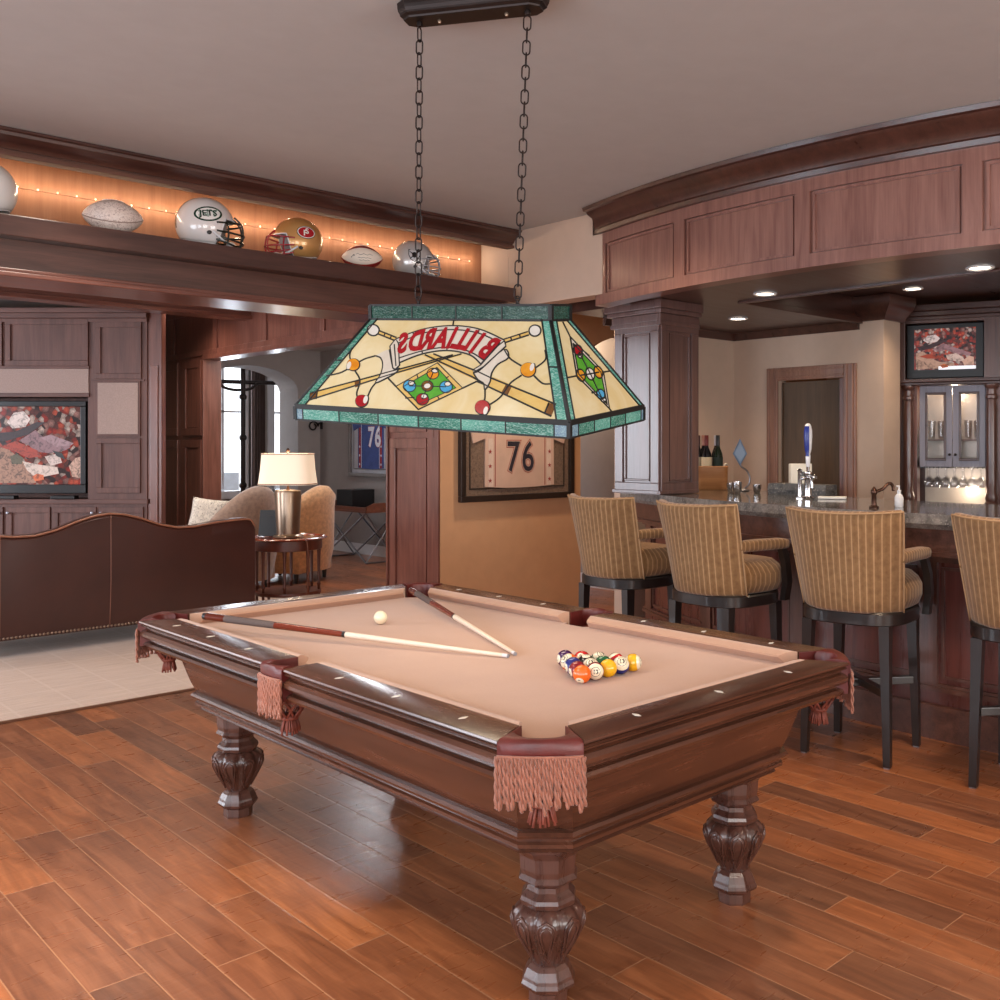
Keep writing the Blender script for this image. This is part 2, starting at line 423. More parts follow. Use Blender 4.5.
shell2(R0 + .02, R0, 2.43, 2.50, SY0, SY1, 40); shell2(R0 + .02, R0, 2.83, 2.95, SY0, SY1, 40)
# stiles between the panels, measured along the arc
ys = []
for px in (604, 681, 804, 974):
    # intersect the view ray with the fascia circle
    r = ray(px, 250); lo, hi = 3.0, 12.0
    f = lambda t: ((r.x * t - SCX) ** 2 + (r.y * t - SCY) ** 2) - R0 ** 2
    for _ in range(60):
        md = (lo + hi) / 2
        if f(md) > 0: lo = md
        else: hi = md
    ys.append(r.y * lo)
ys += [ys[-1] - .62, ys[-1] - 1.2]
for y in ys: 
    if y - .05 > SY0: shell2(R0 + .02, R0, 2.50, 2.83, y - .045, min(y + .045, SY1), 3)
for i in range(len(ys) - 1):       # bead around each field
    a, b = ys[i + 1] + .06, ys[i] - .06
    shell2(R0 + .012, R0, 2.505, 2.52, a, b, 14); shell2(R0 + .012, R0, 2.81, 2.825, a, b, 14)
    shell2(R0 + .012, R0, 2.52, 2.81, a, a + .014, 2); shell2(R0 + .012, R0, 2.52, 2.81, b - .014, b, 2)
struct(mb.build('fascia_bar', g_f, smooth=True, ang=30))
mb = MB()
prof = [(0, 2.90), (.03, 2.90), (.035, 2.925), (.05, 2.93), (.06, 2.955), (.09, 2.985), (.125, 3.005), (.135, 3.02), (.16, 3.025), (.165, CZ - .003), (0, CZ - .003)]
pth = sarc(R0 + .02, SY0, SY1, 40)
pth = pth + [(XW + .0, SY1)]
mb.sweep([(-o, z) for o, z in prof], pth)
struct(mb.build('cornice_bar', M['darkwood'], smooth=True, ang=40))
# dropped ceiling with a tray
mb = MB()
TX0, TX1, TY1 = 5.42, 6.85, 4.08
a = sarc(R0 - .1, SY0, SY1, 24)
poly = a + [(TX0, SY1), (TX0, SY0)]
mb.loft([[Vector((p[0], p[1], 2.47)) for p in poly], [Vector((p[0], p[1], 2.60)) for p in poly]])
mb.box(TX0, 7.0, TY1, 5.33, 2.47, 2.60); mb.box(5.0, TX0, SY1, 5.33, 2.47, 2.6)
mb.box(TX0 - .012, TX0 + .03, SY0, TY1, 2.455, 2.5, .006); mb.box(TX0, 7.0, TY1 - .03, TY1 + .012, 2.455, 2.5, .006)
mb.box(TX0, 9.6, SY0, TY1, 2.66, 2.74); mb.box(TX0, TX0 + .05, SY0, TY1, 2.6, 2.7); mb.box(TX0, 7.0, TY1, TY1 + .05, 2.6, 2.7)
struct(mb.build('ceiling_bar', M['darkwood']))
# square panelled column standing on the counter end
XC = 4.97
c0 = onX(660, 400, XC); c1 = onX(616, 400, XC); ckY0, ckY1 = c0.y, c1.y
r = onY(697, 400, ckY0); ckX1 = r.x
mb = MB(); mb.box(XC, ckX1, ckY0, ckY1, 1.157, 2.47)
def face_panels(mb, F, u0, u1, z0, z1, w=.075):
    rails(mb, u0, u1, z0, z1, w, .016)
    a, b, c, d = u0 + w, u1 - w, z0 + w, z1 - w
    rails(mb, a + .012, b - .012, c + .012, d - .012, .014, .012)
o = struct(mb.build('column_bar', M['column']))
for (F, w) in ((Frame((XC, ckY1), -PI / 2), ckY1 - ckY0), (Frame((XC, ckY0), 0), ckX1 - XC)):
    mb = MB(); face_panels(mb, F, .0, w, 1.16, 2.34)
    for k, (z0, z1, p) in enumerate(((2.30, 2.33, .03), (2.33, 2.38, .022), (2.38, 2.41, .045), (2.41, 2.469, .06))): mb.box(-p, w + (p if k < 0 else 0), -p, 0, z0, z1, .005)
    mb.box(-.02, w, -.02, 0, 1.16, 1.185, .004)
    mb.build('panelling', M['column'], o, M=F.m())
# walls behind the bar
mb = MB(); mb.box(ckX1 + .25, 7.15, 5.33, 5.45, 0, 2.5); struct(mb.build('wall_bar_side', M['wall_beige']))
XD = 7.0
dl = onX(768, 365, XD); dr = onX(857, 365, XD); dzt = onX(812, 366, XD).z
yl, yr = dl.y, dr.y
DT = .11
wall_holes('wall_bar_door', 'x', XD, XD + .14, 3.95, 5.33, 0, 2.66, [(yr + DT - .02, yl - DT + .02, 0, dzt - DT + .02)], M['wall_beige'])
mb = MB()
FD = Frame((XD, 0), -PI / 2)
u0, u1 = -yl, -yr
for q in ((u0, u0 + DT, 0, dzt), (u1 - DT, u1, 0, dzt), (u0 + DT, u1 - DT, dzt - DT, dzt)):
    mb.box(q[0], q[1], -.022, 0, q[2], q[3], .005)
    if q[1] - q[0] < .2: mb.box(q[0] + .02, q[0] + .035, -.032, -.022, q[2], q[3], .003); mb.box(q[1] - .035, q[1] - .02, -.032, -.022, q[2], q[3], .003)
    else: mb.box(q[0], q[1], -.032, -.022, q[3] - .035, q[3] - .02, .003); mb.box(q[0], q[1], -.032, -.022, q[2] + .02, q[2] + .035, .003)
dr_o = struct(mb.build('door_1', M['door_trim'], M=FD.m()))
mb = MB(); mb.box(u0 + DT, u1 - DT - .06, .06, .1, .01, dzt - DT - .01); mb.build('door_leaf', wood('brown_door_wood', lin(70, 54, 40), lin(98, 76, 56), 2, .5, coat=.05), dr_o)
mb = MB(); mb.box(u1 - DT - .06, u1 - DT, .02, .12, 0, dzt - DT); mb.build('door_jamb', M['cherry'], dr_o)
mb = MB(); mb.box(XD, 7.26, 3.87, 3.95, 0, 2.66); struct(mb.build('wall_bar_return', M['wall_beige']))
mb = MB()
cp = [(0, 2.47), (.02, 2.47), (.03, 2.5), (.06, 2.53), (.1, 2.57), (.115, 2.6), (.115, 2.655), (0, 2.655)]
mb.sweep([(o_, z) for o_, z in cp], [(XD, TY1), (XD, 3.87), (7.3, 3.87)][::1]); struct(mb.build('trim_2', M['darkwood'], smooth=True, ang=40))
mb = MB(); mb.sweep([(o_, z - .06) for o_, z in [(0, 2.47), (.02, 2.47), (.03, 2.49), (.05, 2.53), (0, 2.53)]], [(ckX1, 5.33), (XD, 5.33), (XD, TY1)]); struct(mb.build('trim_3', M['darkwood'], smooth=True, ang=40))
# ------------------------------------------------------------------ bar
def mk_granite(name, dark, light, rough):
    g = G(name); co = g.coord()
    v = g.voro(co, 70, 'Distance'); n = g.noise(co, 26, 5, .7); n2 = g.noise(co, 5, 3, .6, 1.5)
    f = g.math('ADD', g.math('MULTIPLY', n, .65), g.math('MULTIPLY', n2, .45))
    c = g.ramp(f, [(.38, dark), (.55, tuple((a + b) / 2 for a, b in zip(dark, light))), (.72, light)])
    g.set(col=g.mix(g.math('LESS_THAN', v, .25), c, lin(150, 145, 140)), rough=rough, coat=.3 if rough < .3 else 0)
    if rough > .3: g.bump(n, .5, .02)
    return g.m
M['granite'] = mk_granite('polished_dark_granite', lin(44, 42, 42), lin(108, 104, 100), .12)
M['granite_edge'] = mk_granite('chiselled_granite', lin(66, 62, 60), lin(150, 144, 138), .5)
BCX, BCY, BR, CTZ = 10.4, 2.2, 5.85, 1.155
def barc(r, y0, y1, n):
    a0 = math.asin((y0 - BCY) / r); a1 = math.asin((y1 - BCY) / r)
    return [(BCX - r * math.cos(a0 + (a1 - a0) * i / n), BCY + r * math.sin(a0 + (a1 - a0) * i / n)) for i in range(n + 1)]
def bshell(mb, r0, r1, z0, z1, y0, y1, n):
    a = barc(r0, y0, y1, n); b = barc(r1, y0, y1, n)
    mb.loft([[Vector((p[0], p[1], z0)), Vector((p[0], p[1], z1)), Vector((q[0], q[1], z1)), Vector((q[0], q[1], z0))] for p, q in zip(a, b)])
BY0, BY1 = .1, 5.12
mb = MB()
a = barc(BR, BY0, BY1, 60); b = barc(BR - .98, BY0, BY1, 60)
L = []
for i, (p, q) in enumerate(zip(a, b)):
    j = (mnoise.noise(Vector((i * 1.7, 0, 0))) + 1) * .004; j2 = (mnoise.noise(Vector((i * 1.1, 5, 0))) + 1) * .006
    L.append([Vector((p[0] + .012 + j2, p[1], CTZ - .075)), Vector((p[0] - .002 + j, p[1], CTZ - .05)), Vector((p[0] + j2, p[1], CTZ - .02)), Vector((p[0] + .008, p[1], CTZ)), Vector((q[0], q[1], CTZ)), Vector((q[0], q[1], CTZ - .075))])
mb.loft(L)
ct = mb.build('bar_counter', [M['granite'], M['granite_edge']])
for p in ct.data.polygons:
    if abs(p.normal.z) < .8: p.material_index = 1
tag(ct, 'long curved dark granite bar counter with a chiselled edge above the wooden bar front', 'counter')
bb = thing('bar_cabinet', 'curved dark cherry bar with front panels and base moulding under the granite counter', 'bar', (0, 0, 0))
RB = BR - .2
mb = MB(); bshell(mb, RB, RB - .12, 0, .95, BY0, BY1 - .1, 50); bshell(mb, RB + .0, RB - .6, 0, .95, BY1 - .14, BY1 - .1, 2); mb.build('body', wood('bar_front_wood', lin(74, 38, 34), lin(118, 68, 60), 2, .28), bb, smooth=True, ang=30)
mb = MB(); bshell(mb, BR - .04, BR - .2, .965, CTZ - .077, BY0, BY1 - .03, 50); bshell(mb, BR - .02, BR - .2, .945, .966, BY0, BY1 - .03, 50); bshell(mb, BR - .03, BR - .2, 1.06, CTZ - .0765, BY0, BY1 - .03, 50); bshell(mb, RB + .03, RB - .05, .90, .945, BY0, BY1 - .1, 50)
mb.build('apron', M['walnut_h'], bb, smooth=True, ang=30)
mb = MB()
for (z0, z1, o_) in ((0, .15, .022), (.15, .175, .034), (.245, .27, .03), (.27, .285, .018)): bshell(mb, RB + o_, RB - .01, z0, z1, BY0, BY1 - .1, 50)
mb.build('base_moulding', M['walnut_h'], bb, smooth=True, ang=30)
mb = MB()
y = BY1 - .2
while y > BY0 + .15:
    bshell(mb, RB + .02, RB - .01, .285, .9, y - .05, y + .05, 2)
    if y - .85 > BY0: bshell(mb, RB + .012, RB - .01, .31, .325, y - .78, y - .07, 6); bshell(mb, RB + .012, RB - .01, .86, .875, y - .78, y - .07, 6); bshell(mb, RB + .012, RB - .01, .325, .86, y - .085, y - .07, 1); bshell(mb, RB + .012, RB - .01, .325, .86, y - .79, y - .775, 1)
    y -= .85
mb.build('panel_moulding', M['walnut'], bb, smooth=True, ang=30)

# ------------------------------------------------------------------ bar stools
def mk_stripe(name, mode):
    g = G(name); co = g.coord(); x, y, z = g.sep(co)
    if mode == 'y': s = g.math('MULTIPLY', g.math('DIVIDE', y, g.math('ADD', .235, g.math('MULTIPLY', g.math('SUBTRACT', z, .7), .09))), 8.5)
    elif mode == 'a': s = g.math('MULTIPLY', g.math('ARCTAN2', y, g.math('ADD', x, .05)), 7.5)
    else: s = g.math('MULTIPLY', x, 30.0)
    d = g.math('ABSOLUTE', g.math('SUBTRACT', g.math('FRACT', s), .5))
    thin = g.math('LESS_THAN', d, .07)
    soft = g.ramp(d, [(0, lin(150, 116, 80)), (.2, lin(132, 98, 64)), (.5, lin(120, 88, 56))])
    n = g.noise(co, 40, 4)
    c = g.mix(thin, soft, lin(188, 152, 112))
    c = g.mix(.35, c, g.ramp(n, [(.3, lin(104, 74, 46)), (.7, lin(160, 124, 86))]), 'MIX')
    g.set(col=c, rough=.85, sheen=.25, spec=.2)
    g.bump(g.math('ADD', g.math('MULTIPLY', d, 1.0), g.math('MULTIPLY', n, .3)), .25, .006)
    return g.m
M['str_y'] = mk_stripe('striped_corduroy', 'y'); M['str_a'] = mk_stripe('striped_corduroy_seat', 'a'); M['str_x'] = mk_stripe('striped_corduroy_arm', 'x')
M['piping'] = plain('corded_edge', lin(170, 136, 100), .8)
def sup(a, b, n, e=3.2, ox=0.0):
    out = []
    for k in range(n):
        t = 2 * PI * k / n; c, s = math.cos(t), math.sin(t)
        out.append((ox + a * math.copysign(abs(c) ** (2 / e), c), b * math.copysign(abs(s) ** (2 / e), s)))
    return out
def make_stool():
    t = thing('bar_stool', 'x', 'bar stool')
    mb = MB(); L = []
    for z, a, b in ((.712, .225, .235), (.72, .24, .246), (.76, .25, .262), (.81, .25, .262), (.845, .24, .244), (.868, .205, .215), (.878, .14, .15)):
        L.append([Vector((p[0], p[1], z + (.006 if z > .85 else 0))) for p in sup(a, b, 40, 3.0, .04)])
    mb.loft(L); mb.build('seat', M['str_a'], t, smooth=True, ang=60)
    # upholstered shell of the back, wrapping the seat
    mb = MB(); L = []
    nu = 16
    def bp(u, v, inner):
        z = .705 + .485 * v - .012 * (1 - u * u) * v
        w_ = (.248 + .042 * v) - (.04 if inner else 0) * (1 if abs(u) > .5 else 1)
        xo = -.262 - .075 * v
        x = xo + (.16 - .05 * v) * abs(u) ** 2.8
        if inner: x = xo + .075 + (.11 - .03 * v) * abs(u) ** 2.8
        return Vector((x, u * w_, z))
    us = [-1 + 2 * i / nu for i in range(nu + 1)]
    for v, k in ((0, .0), (.03, 1), (.15, 1), (.35, 1), (.55, 1), (.75, 1), (.92, 1), (.98, .85), (1.0, .35)):
        o_ = [bp(u, v, False) for u in us]; i_ = [bp(u, v, True) for u in us]
        if k < 1:
            for q in range(nu + 1):
                m_ = (o_[q] + i_[q]) / 2
                o_[q] = m_ + (o_[q] - m_) * max(k, .75 if v == 0 else k); i_[q] = m_ + (i_[q] - m_) * max(k, .75 if v == 0 else k)
        L.append(o_ + i_[::-1])
    mb.loft(L); bk = mb.build('backrest', M['str_y'], t, smooth=True, ang=70)
    mb = MB()
    mb.tube([bp(-1, v / 10, False) + Vector((0, -.002, 0)) for v in range(0, 10)] + [bp(u, .985, False) for u in us] + [bp(1, v / 10, False) + Vector((0, .002, 0)) for v in range(9, -1, -1)], .0045, 6)
    mb.build('piping', M['piping'], bk, smooth=True, ang=180)
    mb = MB()
    mb.loft([[Vector((p[0], p[1], z)) for p in sup(a, b, 40, 3.0, .01)] for z, a, b in ((.645, .245, .25), (.65, .252, .257), (.70, .252, .257), (.708, .245, .25))])
    mb.build('apron', M['espresso'], t, smooth=True, ang=40)
    for sx in (-1, 1):
        for sy in (-1, 1):
            mb = MB(); L = []
            for z, h, off in ((0, .016, .205), (.012, .0165, .205), (.25, .019, .2), (.5, .0225, .193), (.648, .025, .19)):
                c = Vector((sx * off + .01, sy * off, z)); L.append([c + Vector((-h, -h, 0)), c + Vector((h, -h, 0)), c + Vector((h, h, 0)), c + Vector((-h, h, 0))])
            mb.loft(L); lg = mb.build('leg', M['espresso'], t)
            mb = MB(); mb.box(sx * .205 + .01 - .014, sx * .205 + .01 + .014, sy * .205 - .014, sy * .205 + .014, -.006, .001); g_ = mb.build('glide', M['steel'], lg)
    mb = MB()
    for s_ in (-1, 1):
        Mx = Matrix.Translation((.01, 0, .33)) @ Matrix.Rotation(s_ * PI / 4, 4, 'Z'); mb.box(-.265, .265, -.02, .02, -.018 + .002 * s_, .018 + .002 * s_, .003, M=Mx)
    mb.build('stretcher', M['espresso'], t)
    for s_ in (-1, 1):
        mb = MB(); L = []
        for x, hw, hz, zc in ((-.17, .028, .024, .966), (-.15, .033, .03, .966), (0, .035, .031, .966), (.16, .035, .03, .962), (.205, .032, .026, .96), (.22, .02, .016, .958)):
            L.append([Vector((x, s_ * .25 + hw * math.copysign(abs(math.cos(a)) ** .6, math.cos(a)), zc + hz * math.copysign(abs(math.sin(a)) ** .6, math.sin(a)))) for a in [2 * PI * k / 16 for k in range(16)]])
        mb.loft(L); ar_ = mb.build('armrest', M['str_x'], t, smooth=True, ang=60)
        mb = MB(); mb.loft([[Vector((x - .022, s_ * yy - .017, z)), Vector((x + .022, s_ * yy - .017, z)), Vector((x + .022, s_ * yy + .017, z)), Vector((x - .022, s_ * yy + .017, z))] for z, x, yy in ((.66, .19, .262), (.76, .20, .272), (.86, .19, .268), (.938, .18, .252))])
        mb.build('arm_post', M['espresso'], ar_)
    return t
stool0 = make_stool()
STOOLS = [((4.355, 4.12), -3, 'striped tan bar stool farthest along the bar, in front of the square column'),
          ((4.25, 3.30), -4, 'striped tan bar stool between the farthest stool and the one behind the table corner'),
          ((4.315, 2.51), 9, 'striped tan bar stool fully in view directly behind the right corner of the pool table'),
          ((4.40, 1.70), 6, 'striped tan bar stool nearest the camera, cut off by the edge of the photo')]
for i, ((x, y), a, lb) in enumerate(STOOLS):
    o = stool0 if i == 0 else copy_tree(stool0)
    o.location = (x, y, .006); o.rotation_euler = (0, 0, math.radians(a)); tag(o, lb, 'bar stool', 'striped bar stools along the counter')

# ------------------------------------------------------------------ recessed lights in the bar ceiling
BAR_CANS = []
g_can = glow('lit_lamp_lens', (1, .86, .66, 1), 14)
for px, py, z, lb in ((765, 293, 2.47, 'small recessed ceiling light in the wood soffit above the second stool'), (980, 267, 2.47, 'recessed ceiling light in the soffit nearest the edge of the photo'), (913, 288, 2.66, 'recessed ceiling light set up in the tray above the bar television'), (738, 318, 2.47, 'recessed ceiling light in the corner behind the square column')):
    p = onZ(px, py, z); BAR_CANS.append(tuple(p))
    t = thing('recessed_light', lb, 'ceiling light', p, group='recessed lights in the bar ceiling')
    mb = MB(); mb.lathe([(.055, -.001), (.075, -.001), (.078, -.008), (.07, -.012), (.055, -.006)], 24, cap=False); mb.bm.verts.ensure_lookup_table()
    mb.build('trim_ring', M['white'], t, smooth=True)
    mb = MB(); mb.lathe([(.054, -.006), (.054, -.002)], 24); mb.build('lens', g_can, t)
# ------------------------------------------------------------------ back bar unit
oc = W(345 / 985 * 7.9, 7.9)
FB = Frame((oc.x, oc.y), math.atan2(-.940, .339))
def U(px, py=445): return FB.uv(px, py)[0]
def Zf(px, py): return FB.uv(px, py)[1]
def at(px, py, z=0.0, y=0.0): return FB.m() @ Vector((U(px), y, z))
mb = MB(); mb.box(U(893) - .02, U(893) + 2.2, .45, .55, 0, 2.62); struct(mb.build('wall_bar_back', M['wall_beige'], M=FB.m()))
bk = thing('back_bar_cabinet', 'tall back bar cabinet with glass doors, turned columns and a television niche', 'cabinet', M=FB.m())
zt0, zt1 = Zf(945, 378), Zf(945, 322); zl = Zf(945, 384); zd0 = Zf(945, 467); zct = 1.0
uL, uR = U(893), U(1060)
mb = MB()
mb.box(uL, U(905), 0, .45, zl, 2.6, .004); mb.box(U(984), U(1000), 0, .45, zl, 2.6, .004); mb.box(U(1000), uR, .05, .45, zl, 2.6, .004); mb.box(U(905), U(984), 0, .45, zt1, 2.6)
mb.box(U(905), U(984), .22, .45, zt0, zt1); mb.box(uL, uR, .02, .45, zl, zt0)
mb.box(uL, uL + .02, .05, .44, zct, zl); mb.box(uL, uR, .38, .44, zct, zl)
mb.build('carcass', M['walnut'], bk)
mb = MB()
for z0, z1, p in ((2.50, 2.53, .03), (2.53, 2.57, .05), (2.57, 2.62, .08)): mb.box(uL, uR, -p, 0, z0, z1, .006)
for z0, z1, p in ((zl - .01, zl + .012, .09), (zl + .012, zl + .035, .11)): mb.box(uL - .02, uR, -p, .04, z0, z1, .005)
mb.build('cornice', M['darkwood'], bk)
for px in (909, 992):
    mb = MB(); u = U(px); rr = .045
    mb.lathe([(rr * 1.25, zct), (rr * 1.25, zct + .03), (rr * 1.0, zct + .05), (rr * 1.15, zct + .08), (rr * .85, zct + .12), (rr * .95, zct + .3), (rr * .9, zl - .2), (rr * .8, zl - .13), (rr * 1.05, zl - .12), (rr * 1.05, zl - .10), (rr * .8, zl - .09), (rr * .82, zl - .05), (rr * 1.1, zl - .04), (rr * 1.25, zl - .02), (rr * 1.25, zl - .011)], 20, c=(u, -.03, 0))
    mb.build('column', M['walnut'], bk, smooth=True, ang=40)
    mb = MB(); mb.box(u - .05, u + .06, .03, .2, zct, zl - .01); mb.build('side_panel', M['cherry'], bk)
um = U(952.5)
g_gl = thin_glass('cabinet_glass')
for a, b in ((U(919.5), um - .002), (um + .002, U(985.5))):
    mb = MB(); w_ = .055
    for q in ((a, a + w_, zd0, zl - .012), (b - w_, b, zd0, zl - .012), (a + w_, b - w_, zd0, zd0 + .06), (a + w_, b - w_, zl - .075, zl - .012)): mb.box(q[0], q[1], .0, .03, q[2], q[3], .004)
    d = mb.build('door', M['greyblue'], bk)
    mb = MB(); rails(mb, a + w_ - .01, b - w_ + .01, zd0 + .05, zl - .065, .02, .012); mb.build('door_bead', M['darkwood'], d)
    mb = MB(); mb.box(a + w_, b - w_, .012, .016, zd0 + .06, zl - .075); mb.build('door_glass', g_gl, d)
    mb = MB(); mb.sphere(((b - .02) if a < um - .05 else (a + .02), -.012, zd0 + .1), .011); mb.build('knob', M['black_metal'], d, smooth=True)
mb = MB()
for z in (zd0 - .0, zd0 + .21): mb.box(U(919.5), U(985.5), .035, .36, z, z + .012)
mb.build('shelf', M['walnut_h'], bk)
mb = MB(); mb.box(U(919.5), U(985.5), .365, .378, zct, zl - .02); mb.build('back_panel', plain('lit_mirror_panel', lin(196, 184, 172), .25, metal=.35, var=.05), bk)
mb = MB()
for k in range(8): u = U(922) + (U(984) - U(922)) * k / 7; mb.box(u - .018, u - .010, .05, .34, zd0 - .012, zd0); mb.box(u + .010, u + .018, .05, .34, zd0 - .012, zd0)
mb.build('stemware_rack', M['espresso'], bk)
mb = MB(); mb.box(uL - .02, uR, -.1, .45, .1, .965); mb.box(uL, uR, .0, .44, 0, .1); mb.build('base_cabinet', M['walnut'], bk)
mb = MB(); mb.box(uL - .03, uR, -.13, .45, .966, zct - .001, .005); mb.build('worktop', M['granite'], bk)
lamp_in = bpy.data.lights.new('cabinet_light', 'POINT'); lamp_in.energy = 3.5; lamp_in.color = (1, .8, .6); lamp_in.shadow_soft_size = .03
lo = bpy.data.objects.new('cabinet_light', lamp_in); COL.objects.link(lo); lo.location = FB.m() @ Vector((um, .2, zl - .05))
lo2 = lo.copy(); COL.objects.link(lo2); lo2.location = FB.m() @ Vector((um + .12, .25, zct + .12))

# crowd picture used on both screens
def mk_screen(name, sx, sy, ems, seed):
    g = G(name); co = g.coord('Object'); x, y, z = g.sep(co)
    v = g.comb(g.math('MULTIPLY', x, sx), seed, g.math('MULTIPLY', z, sy))
    rnd = g.voro(v, 1.0, 'Color'); r, gg, b = g.sep(rnd); dist = g.voro(v, 1.0, 'Distance')
    c = g.ramp(r, [(0, lin(38, 18, 20)), (.16, lin(170, 40, 26)), (.34, lin(206, 84, 58)), (.5, lin(170, 120, 112)), (.66, lin(110, 52, 46)), (.82, lin(214, 190, 180)), (1, lin(70, 70, 110))], 'CONSTANT')
    c = g.mix(g.math('MULTIPLY', dist, .9), c, lin(40, 18, 18))
    n = g.noise(g.scale(v, (2.2, 2.2, 2.2)), 2.0, 4)
    c = g.mix(.5, c, g.ramp(n, [(.35, lin(60, 30, 30)), (.65, lin(255, 236, 226))]), 'MULTIPLY')
    g.set(col=(.01, .01, .01, 1), emc=c, ems=ems, rough=.25)
    return g.m
def figure_mat(c, ems):
    g = G('screen_figure_light'); co = g.coord(); n = g.noise(co, 22, 5, .7, 1.0)
    d = tuple(x * .28 for x in c[:3]) + (1,); l = tuple(min(1, x * 1.15) for x in c[:3]) + (1,)
    g.set(col=(.01, .01, .01, 1), emc=g.ramp(n, [(.36, d), (.5, c), (.64, l)]), ems=ems, rough=.5); return g.m
def players(parent, w, h, ems, y):
    """flat figures shown on the picture itself (screen content)"""
    def shp(name, pts, c):
        mb = MB(); mb.poly([Vector((p[0] * w, y, p[1] * h)) for p in pts]); y_ = 0
        mb.build(name, figure_mat(c, ems), parent)
    k = 0
    for pts, c in (([(-.5, -.48), (-.5, -.05), (-.38, .0), (-.2, -.22), (-.1, -.3), (.15, -.34), (.2, -.48)], lin(196, 150, 128)),
                   ([(-.22, .04), (-.02, .2), (.1, .12), (.3, .0), (.46, -.1), (.42, -.16), (.2, -.1), (.02, .02), (-.1, -.02)], lin(164, 118, 122)),
                   ([(-.38, .3), (-.3, .42), (-.16, .44), (-.08, .34), (-.14, .24), (-.3, .22)], lin(232, 206, 200)),
                   ([(-.5, .12), (-.3, .16), (-.05, .3), (.05, .26), (-.15, .12), (-.4, .02)], lin(66, 40, 46)),
                   ([(.02, -.12), (.2, -.08), (.3, -.18), (.36, -.3), (.2, -.3), (.05, -.24)], lin(226, 190, 176)),
                   ([(-.44, -.14), (-.3, -.08), (-.06, -.14), (.0, -.22), (-.3, -.2)], lin(176, 66, 40)),
                   ([(.3, -.3), (.42, -.16), (.5, -.2), (.5, -.42), (.34, -.42)], lin(222, 172, 150)),
                   ([(-.08, -.4), (-.02, -.36), (.06, -.38), (.06, -.45), (-.04, -.47)], lin(226, 112, 60))):
        shp('screen_figure', [(a, b) for a, b in pts], c); y -= .0006
tv = thing('television', 'small flat television showing a football crowd above the back bar glass doors', 'television', M=Matrix.Translation(FB.m() @ Vector((U(944), .12, (zt0 + zt1) / 2))) @ Matrix.Rotation(FB.a, 4, 'Z'))
tw, th = U(984) - U(905) - .012, zt1 - zt0 - .012
mb = MB(); mb.box(-tw / 2, tw / 2, -.06, .05, -th / 2, th / 2, .006); mb.build('casing', M['black'], tv)
sw, sh = tw * .80, th * .76
mb = MB(); mb.box(-sw / 2, sw / 2, -.068, -.0605, -sh / 2 + .015, sh / 2 + .015); s_ = mb.build('screen', mk_screen('crowd_screen_small', 46, 46, 1.0, 2.3), tv)
e = bpy.data.objects.new('picture', None); e.parent = s_; e.location = (0, 0, .012); COL.objects.link(e)
bpy.data.objects.remove(e)
players(s_, sw * .94, sh * .9, .7, -.0695)
mb = MB(); mb.box(-sw * .1, sw * .5, -.0735, -.0695, -sh * .46, -sh * .38); mb.build('score_strip', glow('score_strip_light', lin(225, 225, 230), .9), s_)

# hanging wine glasses
g_w = thin_glass('clear_glassware', (.94, .95, .97, 1), .35)
def glass_mesh(mb):
    mb.lathe([(.0005, 0), (.034, -.001), (.033, -.003), (.004, -.008), (.0035, -.07), (.008, -.078), (.026, -.098), (.034, -.12), (.035, -.14), (.030, -.168), (.0285, -.168), (.033, -.14), (.032, -.12), (.024, -.1), (.001, -.086)], 16, cap=False)
wg0 = None
for row in range(2):
    for k in range(7):
        if wg0 is None:
            mb = MB(); glass_mesh(mb); wg0 = mb.build('wine_glass', g_w, smooth=True, ang=60); o = wg0
        else: o = wg0.copy(); COL.objects.link(o)
        u = U(922) + (U(984) - U(922)) * (k + .5) / 7
        o.location = FB.m() @ Vector((u, .10 + row * .13, zd0 - .0005)); o.rotation_euler = (0, 0, k * .7)
        tag(o, 'stemmed wine glass hanging upside down in the rack under the glass doors', 'wine glass', 'wine glasses hanging in the rack')
# glassware standing inside the cabinet
bt0 = None
for k, px in enumerate((930, 939, 967, 976)):
    mb = MB(); mb.lathe([(.022, 0), (.026, .02), (.03, .12), (.032, .15), (.029, .15), (.024, .02), (.001, .012)], 14)
    o = mb.build('tumbler', g_w, smooth=True, ang=50); o.location = FB.m() @ Vector((U(px), .12 + .05 * (k % 2), zd0 + .2235))
    tag(o, 'clear tumbler on the upper shelf behind the ' + ('left' if k < 2 else 'right') + ' glass door', 'glass', 'tumblers inside the back bar cabinet')

# ------------------------------------------------------------------ things on the counter
def spot(px, py): return onZ(px, py, CTZ)
p = spot(710, 489.5)
crate = thing('bottle_crate', 'low round edged wooden caddy holding wine bottles beside the square column', 'crate', (p.x, p.y, CTZ), -PI / 4)
mb = MB()
mb.loft([[Vector((a, b, z)) for a, b in sup(.13 * s, .085 * s, 28, 5)] for z, s in ((0, .96), (.004, 1), (.165, 1.02), (.175, 1.04), (.18, 1.0), (.17, .95), (.02, .93))])
mb.build('tub', wood('honey_wood', lin(150, 98, 58), lin(192, 136, 86), 0, .4), crate, smooth=True, ang=40)
mb = MB(); mb.tube(catmull([(.1, -.03, .178), (.115, -.02, .195), (.132, 0, .188), (.136, .02, .175)], 5), .006, 8); mb.build('rope_handle', M['cream'], crate, smooth=True)
cols = {'green': lin(22, 40, 26), 'dark': lin(20, 20, 24)}
